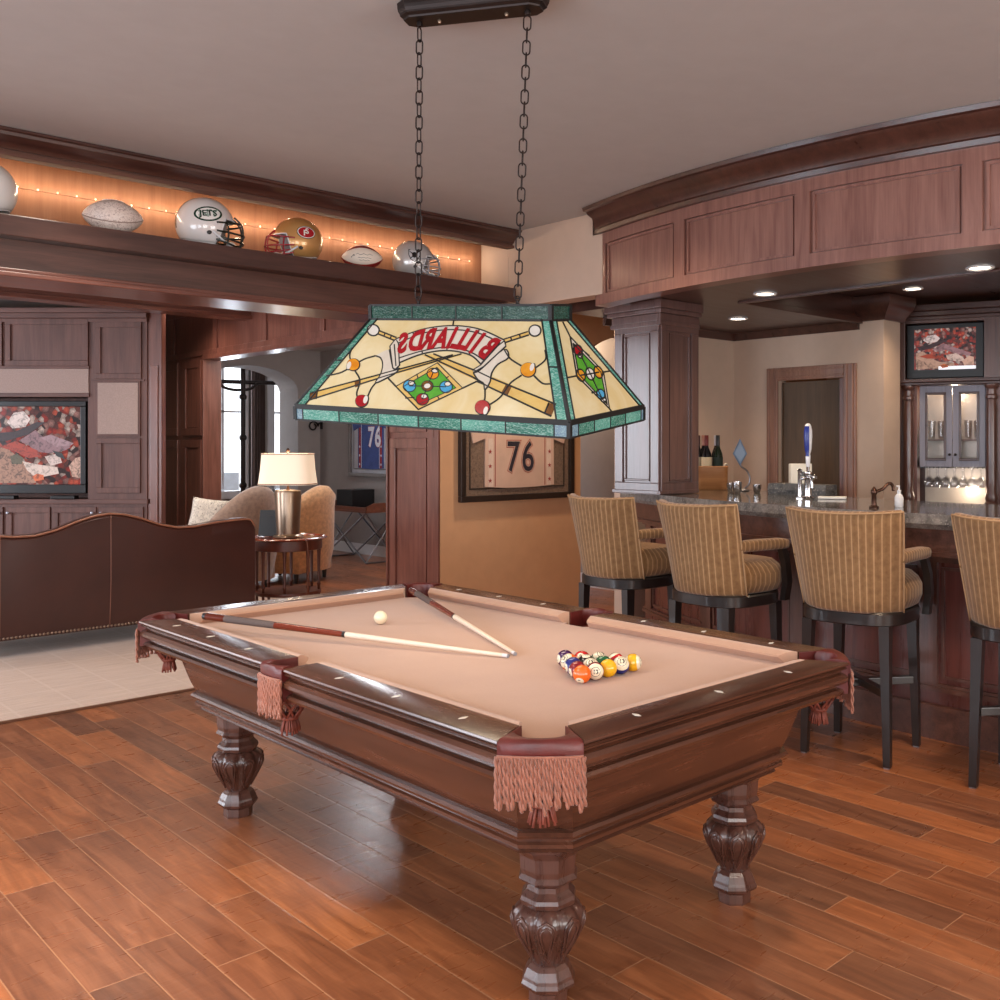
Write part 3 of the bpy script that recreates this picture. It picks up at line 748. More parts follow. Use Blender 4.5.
def bottle(loc, glassc, cap, label, lb):
    t = thing('wine_bottle', lb, 'bottle', loc, group='wine bottles in the wooden caddy')
    g = plain('bottle_glass', glassc, .1, coat=.5)
    mb = MB(); mb.lathe([(.03, 0), (.037, .006), (.038, .22), (.035, .25), (.016, .3), (.0145, .315), (.0145, .37)], 20); mb.build('glass_body', g, t, smooth=True, ang=50)
    mb = MB(); mb.lathe([(.0152, .312), (.0158, .318), (.0158, .387), (.014, .39)], 16); mb.build('capsule', plain('foil_capsule', cap, .35, metal=.3), t, smooth=True, ang=50)
    mb = MB(); mb.lathe([(.0385, .15), (.0385, .225)], 20, cap=False); mb.build('paper_label', plain('paper', label, .8), t, smooth=True)
for (dx, dy, gc, cp, lc, lb) in ((-.088, .02, 'dark', lin(60, 30, 30), lin(160, 150, 130), 'dark wine bottle half hidden by the column'), (-.045, .03, 'dark', lin(200, 140, 120), lin(190, 60, 50), 'wine bottle with a pinkish foil top in the wooden caddy'), (-.03, -.035, 'dark', lin(110, 40, 36), lin(225, 205, 170), 'wine bottle with a brown foil top and cream label in the caddy'), (.05, .03, 'dark', lin(225, 225, 230), lin(170, 165, 160), 'wine bottle with a silver foil top in the caddy'), (.055, -.038, 'green', lin(40, 40, 44), lin(36, 50, 44), 'dark green wine bottle with a black foil top at the front of the caddy')):
    q = (Matrix.Translation((p.x, p.y, CTZ + .0215)) @ Matrix.Rotation(-PI / 4, 4, 'Z')) @ Vector((dx, dy, 0))
    bottle(q, cols[gc], cp, lc, lb)
p = spot(744, 491)
t = thing('diamond_ornament', 'blue grey diamond shaped ornament on a curved metal stem beside the wine caddy', 'ornament', (p.x, p.y, CTZ), -PI / 4)
mb = MB(); mb.lathe([(.04, 0), (.042, .006), (.02, .014), (.006, .02)], 18); mb.build('foot', M['steel'], t, smooth=True)
mb = MB(); mb.tube(catmull([(0, 0, .015), (.035, 0, .05), (.042, 0, .1), (.02, 0, .15), (-.02, 0, .18), (-.03, 0, .22)], 6), .007, 8); mb.build('stem', M['steel'], t, smooth=True)
mb = MB(); mb.loft([[Vector((-.03 + x * s, y, .275 + z * s)) for x, z in ((0, .11), (.052, .0), (0, -.09), (-.052, 0))] for y, s in ((-.012, .75), (-.006, 1), (.006, 1), (.012, .75))]); mb.build('diamond', plain('blue_grey_enamel', lin(96, 116, 142), .35), t)
for px, h, r_, lb in ((731, .07, .03, 'small chrome cup beside the diamond ornament'), (745, .085, .034, 'chrome shaker bottom in the middle of the metal bar cups'), (757, .06, .03, 'low chrome cup next to the stone slab')):
    p = spot(px, 493); p = p + Vector((-.16, -.05, 0)) if px == 745 else p
    mb = MB(); mb.lathe([(r_ * .7, 0), (r_ * .75, .004), (r_, h * .6), (r_ * 1.05, h), (r_ * .98, h), (r_ * .9, h * .6), (r_ * .6, .008)], 18); o = mb.build('metal_cup', M['chrome'], smooth=True, ang=50); o.location = (p.x, p.y, CTZ)
    tag(o, lb, 'cup', 'chrome bar cups on the counter')
pa, pb = spot(768, 494), spot(826, 496.5)
FS = Frame((pa.x, pa.y), math.atan2(pb.y - pa.y, pb.x - pa.x)); ln = (pb - pa).length
mb = MB(); L = []
for i in range(13):
    u = ln * i / 12; j = mnoise.noise(Vector((i * 1.3, 0, 7))) * .006
    L.append([Vector((u, 0 + j, 0)), Vector((u, -.006 + j, .035)), Vector((u, .004, .075 + j * .4)), Vector((u, .13, .075 + j * .4)), Vector((u, .135, 0))])
mb.loft(L); slab = mb.build('stone_slab', M['granite_edge'], M=FS.m() @ Matrix.Translation((0, 0, CTZ)))
slab.data.materials[0] = mk_granite('dark_rough_stone', lin(36, 36, 38), lin(112, 112, 112), .4); tag(slab, 'rough dark stone slab lying on the bar behind the beer tap', 'stone slab')
q = FS.m() @ Vector((ln * .47, .07, CTZ + .0765))
t = thing('wall_plate_box', 'square white box with a small dark opening standing on the stone slab', 'box', q, -PI / 4 + .15)
mb = MB(); mb.box(-.075, .075, -.02, .03, 0, .135, .006); mb.build('case', M['cream'], t)
mb = MB(); mb.box(-.018, .018, -.0235, -.0195, .05, .082, .002); mb.build('socket', M['black'], t)
p = spot(808, 498.5)
t = thing('beer_tap', 'chrome beer tap with a tall blue and white handle on the bar counter', 'beer tap', (p.x, p.y, CTZ), -PI / 4)
mb = MB(); mb.lathe([(.04, 0), (.042, .008), (.024, .016), (.022, .14), (.026, .15), (.026, .165), (.012, .175)], 20); mb.lathe([(.03, 0), (.03, .006), (.014, .012), (.013, .17), (.017, .18), (.001, .19)], 16, c=(-.052, 0, .0))
mb.build('tower', M['chrome'], t, smooth=True, ang=40)
mb = MB(); mb.tube(catmull([(-.05, -.0, .12), (0, -.03, .135), (.01, -.06, .12), (.012, -.065, .07)], 6), .009, 10); mb.sphere((.03, -.01, .135), .018); mb.tube([(.0, 0, .135), (.055, 0, .135)], .01, 10); mb.build('spout', M['chrome'], t, smooth=True, ang=60)
mb = MB(); mb.lathe([(.009, .17), (.011, .19), (.012, .2)], 14); mb.build('handle_collar', M['chrome'], t, smooth=True)
g = G('tap_handle_enamel'); x, y, z = g.sep(g.coord())
g.set(col=g.ramp(z, [(0, lin(235, 235, 240)), (.265, lin(40, 56, 140)), (.40, lin(48, 66, 160)), (.46, lin(235, 235, 240))], 'CONSTANT'), rough=.25)
st = g.mix(g.math('GREATER_THAN', x, .004), g.ramp(z, [(0, lin(235, 235, 240)), (.265, lin(40, 56, 140)), (.455, lin(235, 235, 240))], 'CONSTANT'), lin(238, 238, 242)); g.set(col=st)
mb = MB(); mb.lathe([(.009, .2), (.013, .21), (.016, .27), (.014, .28), (.022, .31), (.027, .39), (.026, .43), (.02, .46), (.012, .472), (.002, .475)], 18); mb.build('tap_handle', g.m, t, smooth=True, ang=60)
pa, pb = spot(818, 499), spot(846, 499.5)
FS2 = Frame((pa.x, pa.y), math.atan2(pb.y - pa.y, pb.x - pa.x))
mb = MB(); mb.box(0, (pb - pa).length, -.02, .06, 0, .016, .006); o = mb.build('bar_towel', plain('white_cotton', lin(230, 228, 224), .9), M=FS2.m() @ Matrix.Translation((0, 0, CTZ + .001))); tag(o, 'folded white bar towel lying flat right of the beer tap', 'towel')
p = spot(874, 508)
t = thing('faucet', 'curved oiled bronze faucet on the bar counter left of the soap bottle', 'faucet', (p.x, p.y, CTZ), -PI / 4 + .3)
mb = MB(); mb.lathe([(.026, 0), (.027, .008), (.014, .016), (.013, .07), (.018, .08), (.018, .095), (.01, .105), (.004, .115)], 16); mb.build('body', M['bronze'], t, smooth=True, ang=45)
mb = MB(); mb.tube(catmull([(0, 0, .085), (.05, 0, .10), (.09, 0, .13), (.115, 0, .12), (.12, 0, .09)], 6), [.009] * 24 + [.007], 10); mb.build('spout', M['bronze'], t, smooth=True, ang=60)
p = spot(899, 507)
t = thing('soap_bottle', 'small white pump bottle on the counter beside the bronze faucet', 'bottle', (p.x, p.y, CTZ))
mb = MB(); mb.lathe([(.02, 0), (.023, .006), (.024, .05), (.018, .066), (.01, .072), (.01, .08)], 16); mb.build('flask', M['white'], t, smooth=True, ang=50)
mb = MB(); mb.lathe([(.011, .078), (.011, .092), (.004, .094), (.004, .112)], 12); mb.box(-.022, .005, -.005, .005, .11, .118, .002); mb.build('pump', M['white'], t)
# ------------------------------------------------------------------ pool table
TXC, TYC, TL, TW = 2.193, 2.917, 2.52, 1.467
HL, HW, ZR, ZB = TL / 2, TW / 2, .80, .757
tb = thing('pool_table', 'carved mahogany pool table with tan cloth and fringed leather pockets', 'pool table', (TXC, TYC, 0))
def mk_cloth():
    g = G('tan_billiard_cloth'); co = g.coord(); n = g.noise(co, 220, 2); b = g.noise(co, 3, 2)
    g.set(col=g.ramp(g.math('ADD', g.math('MULTIPLY', n, .3), g.math('MULTIPLY', b, .7)), [(.3, lin(182, 142, 118)), (.7, lin(194, 155, 131))]), rough=.9, spec=.15, sheen=.3)
    g.bump(n, .08, .001); return g.m
M['cloth'] = mk_cloth()
M['leather'] = plain('red_brown_leather', lin(92, 32, 28), .38, var=.12, sc=20, bump=.12, bsc=160)
M['leather_in'] = plain('dark_pocket_leather', lin(122, 58, 44), .6, var=.15, sc=20)
M['fringe'] = plain('copper_silk_cord', lin(150, 92, 70), .5, var=.12, sc=30, sheen=.3)
M['net'] = plain('russet_tassel', lin(128, 66, 52), .6, var=.15, sc=30)
M['pearl'] = plain('pearl_inlay', lin(232, 226, 214), .2, var=.01)
# bed
mb = MB(); k = .12
bw, bl = HW - .13, HL - .13
mb.loft([[Vector((x, y, z)) for x, y in ((-bw + k, -bl), (bw - k, -bl), (bw, -bl + k), (bw, -.075), (bw - .03, -.05), (bw - .03, .05), (bw, .075), (bw, bl - k), (bw - k, bl), (-bw + k, bl), (-bw, bl - k), (-bw, .075), (-bw + .03, .05), (-bw + .03, -.05), (-bw, -.075), (-bw, -bl + k))] for z in (ZB - .04, ZB)])
mb.build('bed_cloth', M['cloth'], tb)
# rails: profile in (t = inset from the outer edge, z)
rail_p = [(.03, .690), (.02, .696), (.014, .706), (.02, .714), (.036, .718), (.036, .726), (.012, .732), (.003, .742), (.003, .752), (.012, .762), (.024, .767), (.024, .774), (.010, .777), (.006, .781), (.010, .785), (.016, .7865), (.004, .789), (0, .793), (.002, .798), (.008, ZR), (.118, ZR), (.122, ZR - .0005), (.122, .70), (.122, .690)]
cush_p = [(.1225, .72), (.1225, ZR - .0005), (.135, ZR + .002), (.15, ZR - .002), (.170, ZR - .012), (.172, ZR - .018), (.150, .758), (.150, .72)]
def railseg(axis, side, a, b, ea, eb):
    """axis 'y' long rails (x = side*HW), 'x' short rails (y = side*HL); from a to b; ea/eb: corner type at each end"""
    def P(t, s, z): return Vector((side * (HW - t), s, z)) if axis == 'y' else Vector((s, side * (HL - t), z))
    mb = MB()
    sl = lambda t, e: .51 * t if e == 'c' else .0
    mb.loft([[P(t, a + sl(t, ea), z) for t, z in rail_p], [P(t, b - sl(t, eb), z) for t, z in rail_p]])
    r = mb.build('rail', M['table'] if axis == 'y' else M['table_x'], tb, smooth=True, ang=25)
    mb = MB()
    def cut(t, e): return (.0625 + .003 + (t - .1225) * .9) if e == 'c' else (.003 + (t - .1225) * .4)
    mb.loft([[P(t, a + cut(t, ea), z) for t, z in cush_p], [P(t, b - cut(t, eb), z) for t, z in cush_p]])
    mb.build('cushion', M['cloth'], r, smooth=True, ang=40)
    n = 3
    lo = a - (.14 if ea == 'c' else .07) + (.05 if ea == 'c' else 0); hi = b + (.14 if eb == 'c' else .07) - (.05 if eb == 'c' else 0)
    for k in range(1, n + 1):
        s = lo + (hi - lo) * k / (n + 1)
        mb = MB(); mb.loft([[P(.064 + x_, s + y_, z) for x_, y_ in ((-.016, 0), (0, .007), (.016, 0), (0, -.007))] for z in (ZR - .001, ZR + .0012)])
        mb.build('sight', M['pearl'], r)
CC = .145
for sd in (-1, 1):
    railseg('y', sd, -HL + CC, -.064, 'c', 's'); railseg('y', sd, .064, HL - CC, 's', 'c')
    railseg('x', sd, -HW + CC, HW - CC, 'c', 'c')
# cabinet body: chamfered loops
def oct_loop(t, z, c):
    w, l = HW - t, HL - t
    return [Vector(p) for p in ((-w + c, -l, z), (w - c, -l, z), (w, -l + c, z), (w, l - c, z), (w - c, l, z), (-w + c, l, z), (-w, l - c, z), (-w, -l + c, z))]
body = [(.125, .735, .1), (.06, .70, .13), (.05, .688, .13), (.06, .68, .12), (.112, .676, .11), (.122, .668, .1), (.130, .65, .1), (.138, .62, .1), (.148, .585, .1), (.16, .548, .1), (.172, .518, .1), (.176, .51, .1), (.162, .507, .1), (.157, .499, .1), (.162, .491, .1), (.174, .487, .1), (.176, .477, .1), (.169, .472, .1), (.170, .462, .1), (.183, .456, .1), (.190, .449, .1), (.185, .444, .1), (.194, .437, .1), (.218, .432, .095)]
mb = MB(); mb.loft([oct_loop(t, z, c) for t, z, c in body]); ap = mb.build('apron', [M['table'], M['table_x']], tb, smooth=True, ang=28)
for p_ in ap.data.polygons:
    if abs(p_.normal.y) > abs(p_.normal.x): p_.material_index = 1
# legs
leg_p = [(.050, 0), (.051, .006), (.051, .034), (.058, .040), (.068, .046), (.071, .056), (.068, .062), (.066, .066), (.064, .074), (.055, .094), (.046, .104)]
def make_leg(x, y):
    mb = MB()
    a0 = PI / 8; s8 = 1 / math.cos(PI / 8)
    mb.lathe([(r * s8, z) for r, z in leg_p] + [(.036, .11)] + [(r * s8, z) for r, z in ((.036, .25), (.062, .262), (.07, .268), (.073, .28), (.07, .290), (.064, .296), (.056, .305), (.054, .318), (.062, .326), (.074, .332), (.078, .338), (.074, .344), (.07, .35), (.073, .365), (.075, .40), (.084, .415), (.092, .425), (.094, .45))], 8, a0=a0)
    lg = mb.build('leg', M['table_leg'], tb, loc=(x, y, 0))
    mb = MB()
    def lob(a, z):
        f = abs(math.cos(4 * (a)))            # eight gadroons, a groove on each facet edge
        groove = 1 - .13 * (1 - f) ** 3
        inner = .05 * math.exp(-((f - .55) / .12) ** 2)
        return groove - inner * (1 if .115 < z < .25 else .3)
    pr = [(.040, .098), (.044, .108), (.05, .12), (.06, .14), (.074, .165), (.088, .19), (.097, .212), (.099, .228), (.094, .243), (.084, .255), (.07, .264), (.05, .268)]
    P = catmull([(r, 0, z) for r, z in pr], 3)
    mb.lathe([(p.x, p.z) for p in P], 96, lobes=lob)
    def RZ(z):
        for p0, p1 in zip(P, P[1:]):
            if p0.z <= z <= p1.z: return p0.x + (p1.x - p0.x) * (z - p0.z) / max(p1.z - p0.z, 1e-6)
        return .06
    for k_ in range(8):
        for sc_, rr_ in ((1.0, .0042), (.62, .003)):
            z0_, z1_ = .122 + (1 - sc_) * .03, .246 - (1 - sc_) * .03
            side = []
            for i_ in range(13):
                f_ = i_ / 12; z_ = z0_ + (z1_ - z0_) * f_; hwid = sc_ * .024 * (f_ / .75) ** .8 if f_ < .75 else sc_ * .024 * math.sqrt(max(0, 1 - ((f_ - .75) / .25) ** 2))
                side.append((z_, hwid))
            pts_ = [(z_, h_ / RZ(z_)) for z_, h_ in side] + [(z_, -h_ / RZ(z_)) for z_, h_ in side[-2:0:-1]]
            mb.tube([((RZ(z_) * lob(k_ * PI / 4 + da, z_) + .0015) * math.cos(k_ * PI / 4 + da), (RZ(z_) * lob(k_ * PI / 4 + da, z_) + .0015) * math.sin(k_ * PI / 4 + da), z_) for z_, da in pts_], rr_, 6, closed=True)
    mb.build('carved_bulb', M['table_leg'], lg, smooth=True, ang=180)
for sx in (-1, 1):
    for sy in (-1, 1): make_leg(sx * (HW - .323), sy * (HL - .323))
# pockets
def twisted(mb, x, y, z0, z1, r, ph, sway=0.0):
    n = 22
    for k in (0, 1):
        pts = []
        for i in range(n + 1):
            f = i / n; a = ph + k * PI + f * 13
            pts.append((x + r * .62 * math.cos(a) + sway * f * f, y + r * .62 * math.sin(a), z0 + (z1 - z0) * f))
        mb.tube(pts, r * .78, 4)
def pocket(name_loc, ang, hw, bulge, kind):
    """local frame: +y outward from the table, x along the edge; origin on the edge line"""
    p = bpy.data.objects.new('pocket', None); COL.objects.link(p); p.parent = tb; p.location = name_loc; p.rotation_euler = (0, 0, ang)
    n = 18
    def outer(f): x = -hw + 2 * hw * f; return Vector((x, bulge * (1 - (x / hw) ** 2) + .004, 0))
    R = .062 if kind == 'c' else .058
    dy = -.075 if kind == 'c' else -.06
    def inner(f):
        a = PI - PI * f; return Vector((R * math.cos(a), dy + .055 * math.sin(a) + (0.0), 0))
    mb = MB(); L = []
    for i in range(n + 1):
        f = i / n; o, q = outer(f), inner(f)
        d = (o - q); 
        L.append([o + Vector((0, 0, z)) for z in (.765, .775, .795)] + [o - d * .12 + Vector((0, 0, .803)), o - d * .5 + Vector((0, 0, .806)), q + d * .1 + Vector((0, 0, .801)), q + Vector((0, 0, .79)), q + Vector((0, 0, .735)), q + d * .2 + Vector((0, 0, .73))])
    mb.loft(L); lt = mb.build('leather_rim', M['leather'], p, smooth=True, ang=50)
    mb = MB(); mb.lathe([(.060, .736), (.056, .71), (.05, .685), (.044, .68), (.05, .71), (.054, .735)], 20, c=(0, dy + .0, 0), cap=False); mb.lathe([(.044, .677), (.044, .681)], 20, c=(0, dy, 0))
    mb.build('pocket_cup', M['leather_in'], p, smooth=True, ang=60)
    for s_ in (-1, 1):
        mb = MB()
        (xa, ya), (xb, yb) = ((.1000, -.004), (.0575, -.128)) if kind == 'c' else ((.0635, -.002), (.0635, -.121))
        th = .004; mb.loft([[Vector((s_ * x_, y_, z)) for x_, y_ in ((xa, ya), (xb, yb), (xb - th, yb), (xa - th, ya))] for z in (.70, .799)])
        mb.build('leather_facing', M['leather'], p)
    mb = MB(); N = int(hw * 2 / .0092)
    for i in range(N + 1):
        f = i / N; o = outer(f); zz = .765; ln = .118 + .01 * math.sin(i * 2.1) + random.uniform(-.008, .008)
        twisted(mb, o.x, o.y + .004, zz, zz - ln, .0049, i * 1.1, random.uniform(-.004, .004))
    mb.tube([outer(i / n) + Vector((0, .004, .766)) for i in range(n + 1)], .0035, 6)
    mb.build('fringe', M['fringe'], p, smooth=True, ang=180)
    # knotted net and tassel under the cup
    mb = MB(); c = Vector((0, dy, 0)); K = 8
    for s_ in (-1, 1):
        for k in range(K):
            pts = []
            for i in range(7):
                f = i / 6; a = 2 * PI * (k + s_ * .9 * f) / K; r_ = .056 - .03 * f ** 1.5
                pts.append(c + Vector((r_ * math.cos(a), r_ * math.sin(a), .69 - .06 * f)))
            mb.tube(pts, .0042, 5)
    mb.lathe([(.026, .636), (.03, .628), (.026, .621)], 12, c=c)
    for k in range(26):
        a = 2 * PI * k / 26; r_ = random.uniform(.6, 1.0)
        mb.tube([c + Vector((.022 * r_ * math.cos(a), .022 * r_ * math.sin(a), .627)), c + Vector((.03 * r_ * math.cos(a), .03 * r_ * math.sin(a), .605)), c + Vector((.036 * r_ * math.cos(a), .036 * r_ * math.sin(a), .582 + .006 * math.sin(k * 3)))], .0035, 4)
    mb.build('net_tassel', M['net'], p, smooth=True, ang=180)
h_ = CC / 2
for sx in (-1, 1):
    for sy in (-1, 1):
        ang = math.atan2(sy, sx) - PI / 2
        pocket((sx * (HW - h_), sy * (HL - h_), 0), ang, CC * math.sqrt(.5) - .001, .010, 'c')
    pocket((sx * HW, 0, 0), -PI / 2 if sx > 0 else PI / 2, .07, .008, 's')

# ------------------------------------------------------------------ balls and cues
BRD = .0286
RACK = [ # row from the apex (far, +Y) to the base row (near); left to right as seen
    [('purple', 4, 0)], [('orange', 13, 1), ('red', 3, 0)], [('blue', 2, 0), ('black', 8, 0), ('green', 14, 1)],
    [('maroon', 7, 0), ('maroon', 15, 1), ('green', 6, 0), ('red', 11, 1)], [('orange', 5, 0), ('maroon', 15, 1), ('yellow', 1, 0), ('blue', 10, 1), ('yellow', 9, 1)]]
RACK[3][1] = ('purple', 12, 1)
CB = {'purple': lin(62, 20, 78), 'orange': lin(238, 104, 22), 'red': lin(196, 30, 34), 'blue': lin(34, 44, 120), 'black': lin(16, 16, 18), 'green': lin(20, 92, 54), 'maroon': lin(130, 22, 34), 'yellow': lin(244, 182, 26)}
IVORY = lin(240, 228, 200)
LBL = {4: 'purple solid pool ball at the far point of the rack', 13: 'orange striped pool ball behind the blue ball on the left edge of the rack', 3: 'red solid pool ball second from the far point of the rack', 2: 'blue solid pool ball in the middle of the left edge of the rack', 8: 'black pool ball hidden in the centre of the rack', 14: 'green striped pool ball on the far right edge of the rack', 7: 'maroon solid pool ball just behind the orange corner ball', 12: 'pale striped pool ball inside the rack behind the two ringed front balls', 6: 'green solid pool ball inside the rack behind the yellow solid ball', 11: 'red striped pool ball just behind the yellow striped corner ball', 5: 'orange solid pool ball at the near left corner of the rack', 15: 'white faced pool ball with a maroon rim right beside the orange corner ball', 1: 'yellow solid pool ball in the middle of the front row', 10: 'blue and white striped pool ball beside the yellow striped corner ball', 9: 'yellow striped pool ball at the right corner of the rack'}
def ball_mat(name, c, stripe):
    g = G(name); x, y, z = g.sep(g.coord()); az = g.math('ABSOLUTE', z)
    col = g.mix(g.math('GREATER_THAN', az, BRD * .48), c, IVORY) if stripe else g.mix(g.math('GREATER_THAN', az, BRD * .88), c, IVORY)
    if stripe: col = g.mix(g.math('COMPARE', az, BRD * .865, BRD * .018), col, lin(30, 20, 20))
    g.set(col=col, rough=.12, coat=.6, coatr=.05)
    return g.m
def make_ball(name, c, num, stripe, loc, rot, lb, grp=None):
    mb = MB(); mb.sphere((0, 0, 0), BRD, nu=36, nv=20)
    o = mb.build(name, ball_mat('phenolic_ball', c, stripe) if num else plain('ivory_ball', IVORY, .12, var=.005, coat=.6), smooth=True, ang=180)
    o.location = loc; o.rotation_euler = rot if not isinstance(rot, Vector) else rot.to_track_quat('Z', 'Y').to_euler()
    tag(o, lb, 'pool ball' if num else 'cue ball', grp)
    if num:
        for s_ in (1, -1):
            me = text_mesh(str(num), .0165, .0010, .0002)
            q = bpy.data.objects.new('number', me); COL.objects.link(q); q.parent = o; me.materials.append(M['black'])
            q.matrix_local = Matrix.Rotation(0 if s_ > 0 else PI, 4, 'X') @ Matrix.Translation((0, 0, BRD - .0006))
    return o
cd = math.radians
ROT = {5: (-.25, -.72, -.62), 15: (.05, -1, .12), 1: (.9, .3, .5), 10: (.12, -.75, .62), 9: (1, -.12, .1), 12: (0, -.75, .75), 14: (.3, -.35, .8), 13: (-.6, -.45, .5), 3: (-.1, -.5, .3), 11: (-.4, .3, .6), 7: (.9, .4, .2), 2: (.9, .4, .1), 4: (.9, .5, -.1), 8: (0, -.2, .9), 6: (0, .3, .9)}
bx, by = 2.226, 2.389
pitch = 2 * BRD + .0004
for r_, row in enumerate(RACK):
    for k, (cn, num, stp) in enumerate(row):
        loc = (bx + (k - r_ / 2) * pitch, by - r_ * pitch * math.sqrt(3) / 2, ZB + BRD)
        rt = W(ROT[num][0], ROT[num][1], ROT[num][2])
        make_ball('pool_ball', CB[cn], num, stp, loc, rt, LBL[num], 'racked pool balls')
p = onZ(380.5, 617.5, ZB + BRD)
make_ball('cue_ball', None, 0, 0, p, (0, 0, 0), 'plain white cue ball lying alone between the two cues')
def cue(pa, pb, lb, dz=0.0):
    d = (pb - pa); ln = d.length; Mx = Matrix.Translation(pa) @ d.to_track_quat('X', 'Z').to_matrix().to_4x4()
    t = thing('pool_cue', lb, 'pool cue', M=Mx, group='pool cues on the table')
    def seg(name, a, b, r0, r1, m):
        mb = MB(); mb.tube([(a * ln, 0, 0), ((a + b) / 2 * ln, 0, 0), (b * ln, 0, 0)], [r0, (r0 + r1) / 2, r1], 14); return mb.build(name, m, t, smooth=True, ang=50)
    seg('bumper', 0, .012, .0135, .0145, M['black']); seg('butt_sleeve', .012, .08, .0148, .0145, wood('cue_butt_wood', lin(70, 24, 16), lin(110, 44, 28), 0, .2))
    seg('grip', .08, .26, .0146, .0135, plain('grey_linen_wrap', lin(92, 78, 74), .8, sc=200, bump=.2))
    seg('forearm', .26, .49, .0135, .011, wood('cue_forearm_wood', lin(86, 28, 18), lin(132, 54, 32), 0, .18)); seg('joint', .49, .5, .0112, .0112, M['black'])
    seg('shaft', .5, .982, .0108, .0068, plain('maple_shaft', lin(232, 218, 200), .3, var=.03)); seg('ferrule', .982, .996, .0068, .0068, M['white']); seg('tip', .996, 1.0, .0066, .006, plain('leather_tip', lin(150, 150, 156), .8))
cue(onZ(204, 616, ZR + .0165), onZ(509, 656, ZB + .0085), 'pool cue lying across the cloth with its butt near the left rail')
pa = onZ(411, 590, ZB + .042); pb = onZ(515.5, 654, ZB + .0085)
cue(pa, pb, 'pool cue with its butt over the far corner pocket')
# ------------------------------------------------------------------ stained glass pendant
lx, ld, lz, lya, lpi, lro, LL, LWd, l2, w2, LH, LRIM, LBAND = -.479, 3.6, 1.586, -.478, .125, .064, 1.145, .554, .772, .129, .362, .048, .052
LM = Matrix.Rotation(-PI / 4, 4, 'Z') @ Matrix.Translation((lx, ld, lz)) @ Matrix.Rotation(lya, 4, 'Z') @ Matrix.Rotation(lpi, 4, 'X') @ Matrix.Rotation(lro, 4, 'Y')
pl = thing('billiard_pendant', 'stained glass billiard pendant lamp with mirrored lettering hanging by two chains over the pool table', 'pendant lamp', M=LM)
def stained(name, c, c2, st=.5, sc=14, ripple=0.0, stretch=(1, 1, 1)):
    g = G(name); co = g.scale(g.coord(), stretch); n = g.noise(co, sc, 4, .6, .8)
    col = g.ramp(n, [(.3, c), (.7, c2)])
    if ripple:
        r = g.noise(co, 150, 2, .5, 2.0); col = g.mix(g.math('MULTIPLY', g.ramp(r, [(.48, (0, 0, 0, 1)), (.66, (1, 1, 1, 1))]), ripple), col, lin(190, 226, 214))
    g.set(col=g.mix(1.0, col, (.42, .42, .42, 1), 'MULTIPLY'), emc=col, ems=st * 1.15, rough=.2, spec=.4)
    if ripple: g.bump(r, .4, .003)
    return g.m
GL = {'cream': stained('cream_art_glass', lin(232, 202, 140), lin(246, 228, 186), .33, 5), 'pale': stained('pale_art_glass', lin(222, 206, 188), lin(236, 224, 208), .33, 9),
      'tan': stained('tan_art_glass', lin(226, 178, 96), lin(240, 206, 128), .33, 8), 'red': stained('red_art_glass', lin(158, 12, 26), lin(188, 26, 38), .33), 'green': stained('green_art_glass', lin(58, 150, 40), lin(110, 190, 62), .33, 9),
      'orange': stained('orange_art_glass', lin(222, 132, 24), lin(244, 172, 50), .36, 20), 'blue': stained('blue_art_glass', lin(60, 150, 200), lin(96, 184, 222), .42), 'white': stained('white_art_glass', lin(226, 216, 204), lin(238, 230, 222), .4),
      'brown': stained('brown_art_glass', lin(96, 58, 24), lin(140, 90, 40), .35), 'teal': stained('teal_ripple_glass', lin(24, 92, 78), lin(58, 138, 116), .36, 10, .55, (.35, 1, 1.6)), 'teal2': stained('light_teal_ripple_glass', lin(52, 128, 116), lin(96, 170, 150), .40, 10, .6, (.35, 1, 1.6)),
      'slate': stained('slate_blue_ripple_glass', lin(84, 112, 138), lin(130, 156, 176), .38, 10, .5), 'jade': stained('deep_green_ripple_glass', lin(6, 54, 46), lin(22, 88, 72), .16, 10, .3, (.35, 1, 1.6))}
LEAD = plain('blackened_lead', lin(13, 13, 13), .6)
class Panel:
    def __init__(s, o, x, up):
        s.o = Vector(o); s.x = Vector(x).normalized(); s.s = Vector(up).normalized(); s.n = s.x.cross(s.s)
        s.M = Matrix((( s.x.x, s.s.x, s.n.x, s.o.x), (s.x.y, s.s.y, s.n.y, s.o.y), (s.x.z, s.s.z, s.n.z, s.o.z), (0, 0, 0, 1)))
        s.inv = (LM @ s.M).inverted()
    def px(s, px, py):
        a = s.inv @ EYE; d = s.inv.to_3x3() @ ray(px, py); t = -a.z / d.z; p = a + d * t
        return (p.x, p.y)
FP = Panel((0, -LWd / 2, LRIM), (1, 0, 0), (0, (LWd - w2) / 2, LH - LRIM)); SLF = math.hypot((LWd - w2) / 2, LH - LRIM)
EP = Panel((LL / 2, 0, LRIM), (0, 1, 0), (-(LL - l2) / 2, 0, LH - LRIM)); SLE = math.hypot((LL - l2) / 2, LH - LRIM)
def cA(p): return 290 + p[0] / 5.263, 290 + p[1] / 5.263
def cB(p): return 470 + p[0] / 5.263, 290 + p[1] / 5.263
def pa_(P, pts, c): return [P.px(*c(q)) for q in pts]
class Art:
    def __init__(s, panel_name, P, parent): s.P = P; s.parent = parent; s.items = []; s.z = .0022
    def add(s, name, mat, pts):
        s.z += .00012
        mb = MB(); mb.prism([(a, b) for a, b in pts], .0016, None, s.z); s.items.append(mb.build(name, mat, s.parent))
    def tubes(s, name, lines, r=.0031):
        mb = MB()
        for ln in lines: mb.tube([(a, b, .0045) for a, b in ln], r, 6)
        s.items.append(mb.build(name, LEAD, s.parent, smooth=True, ang=180))
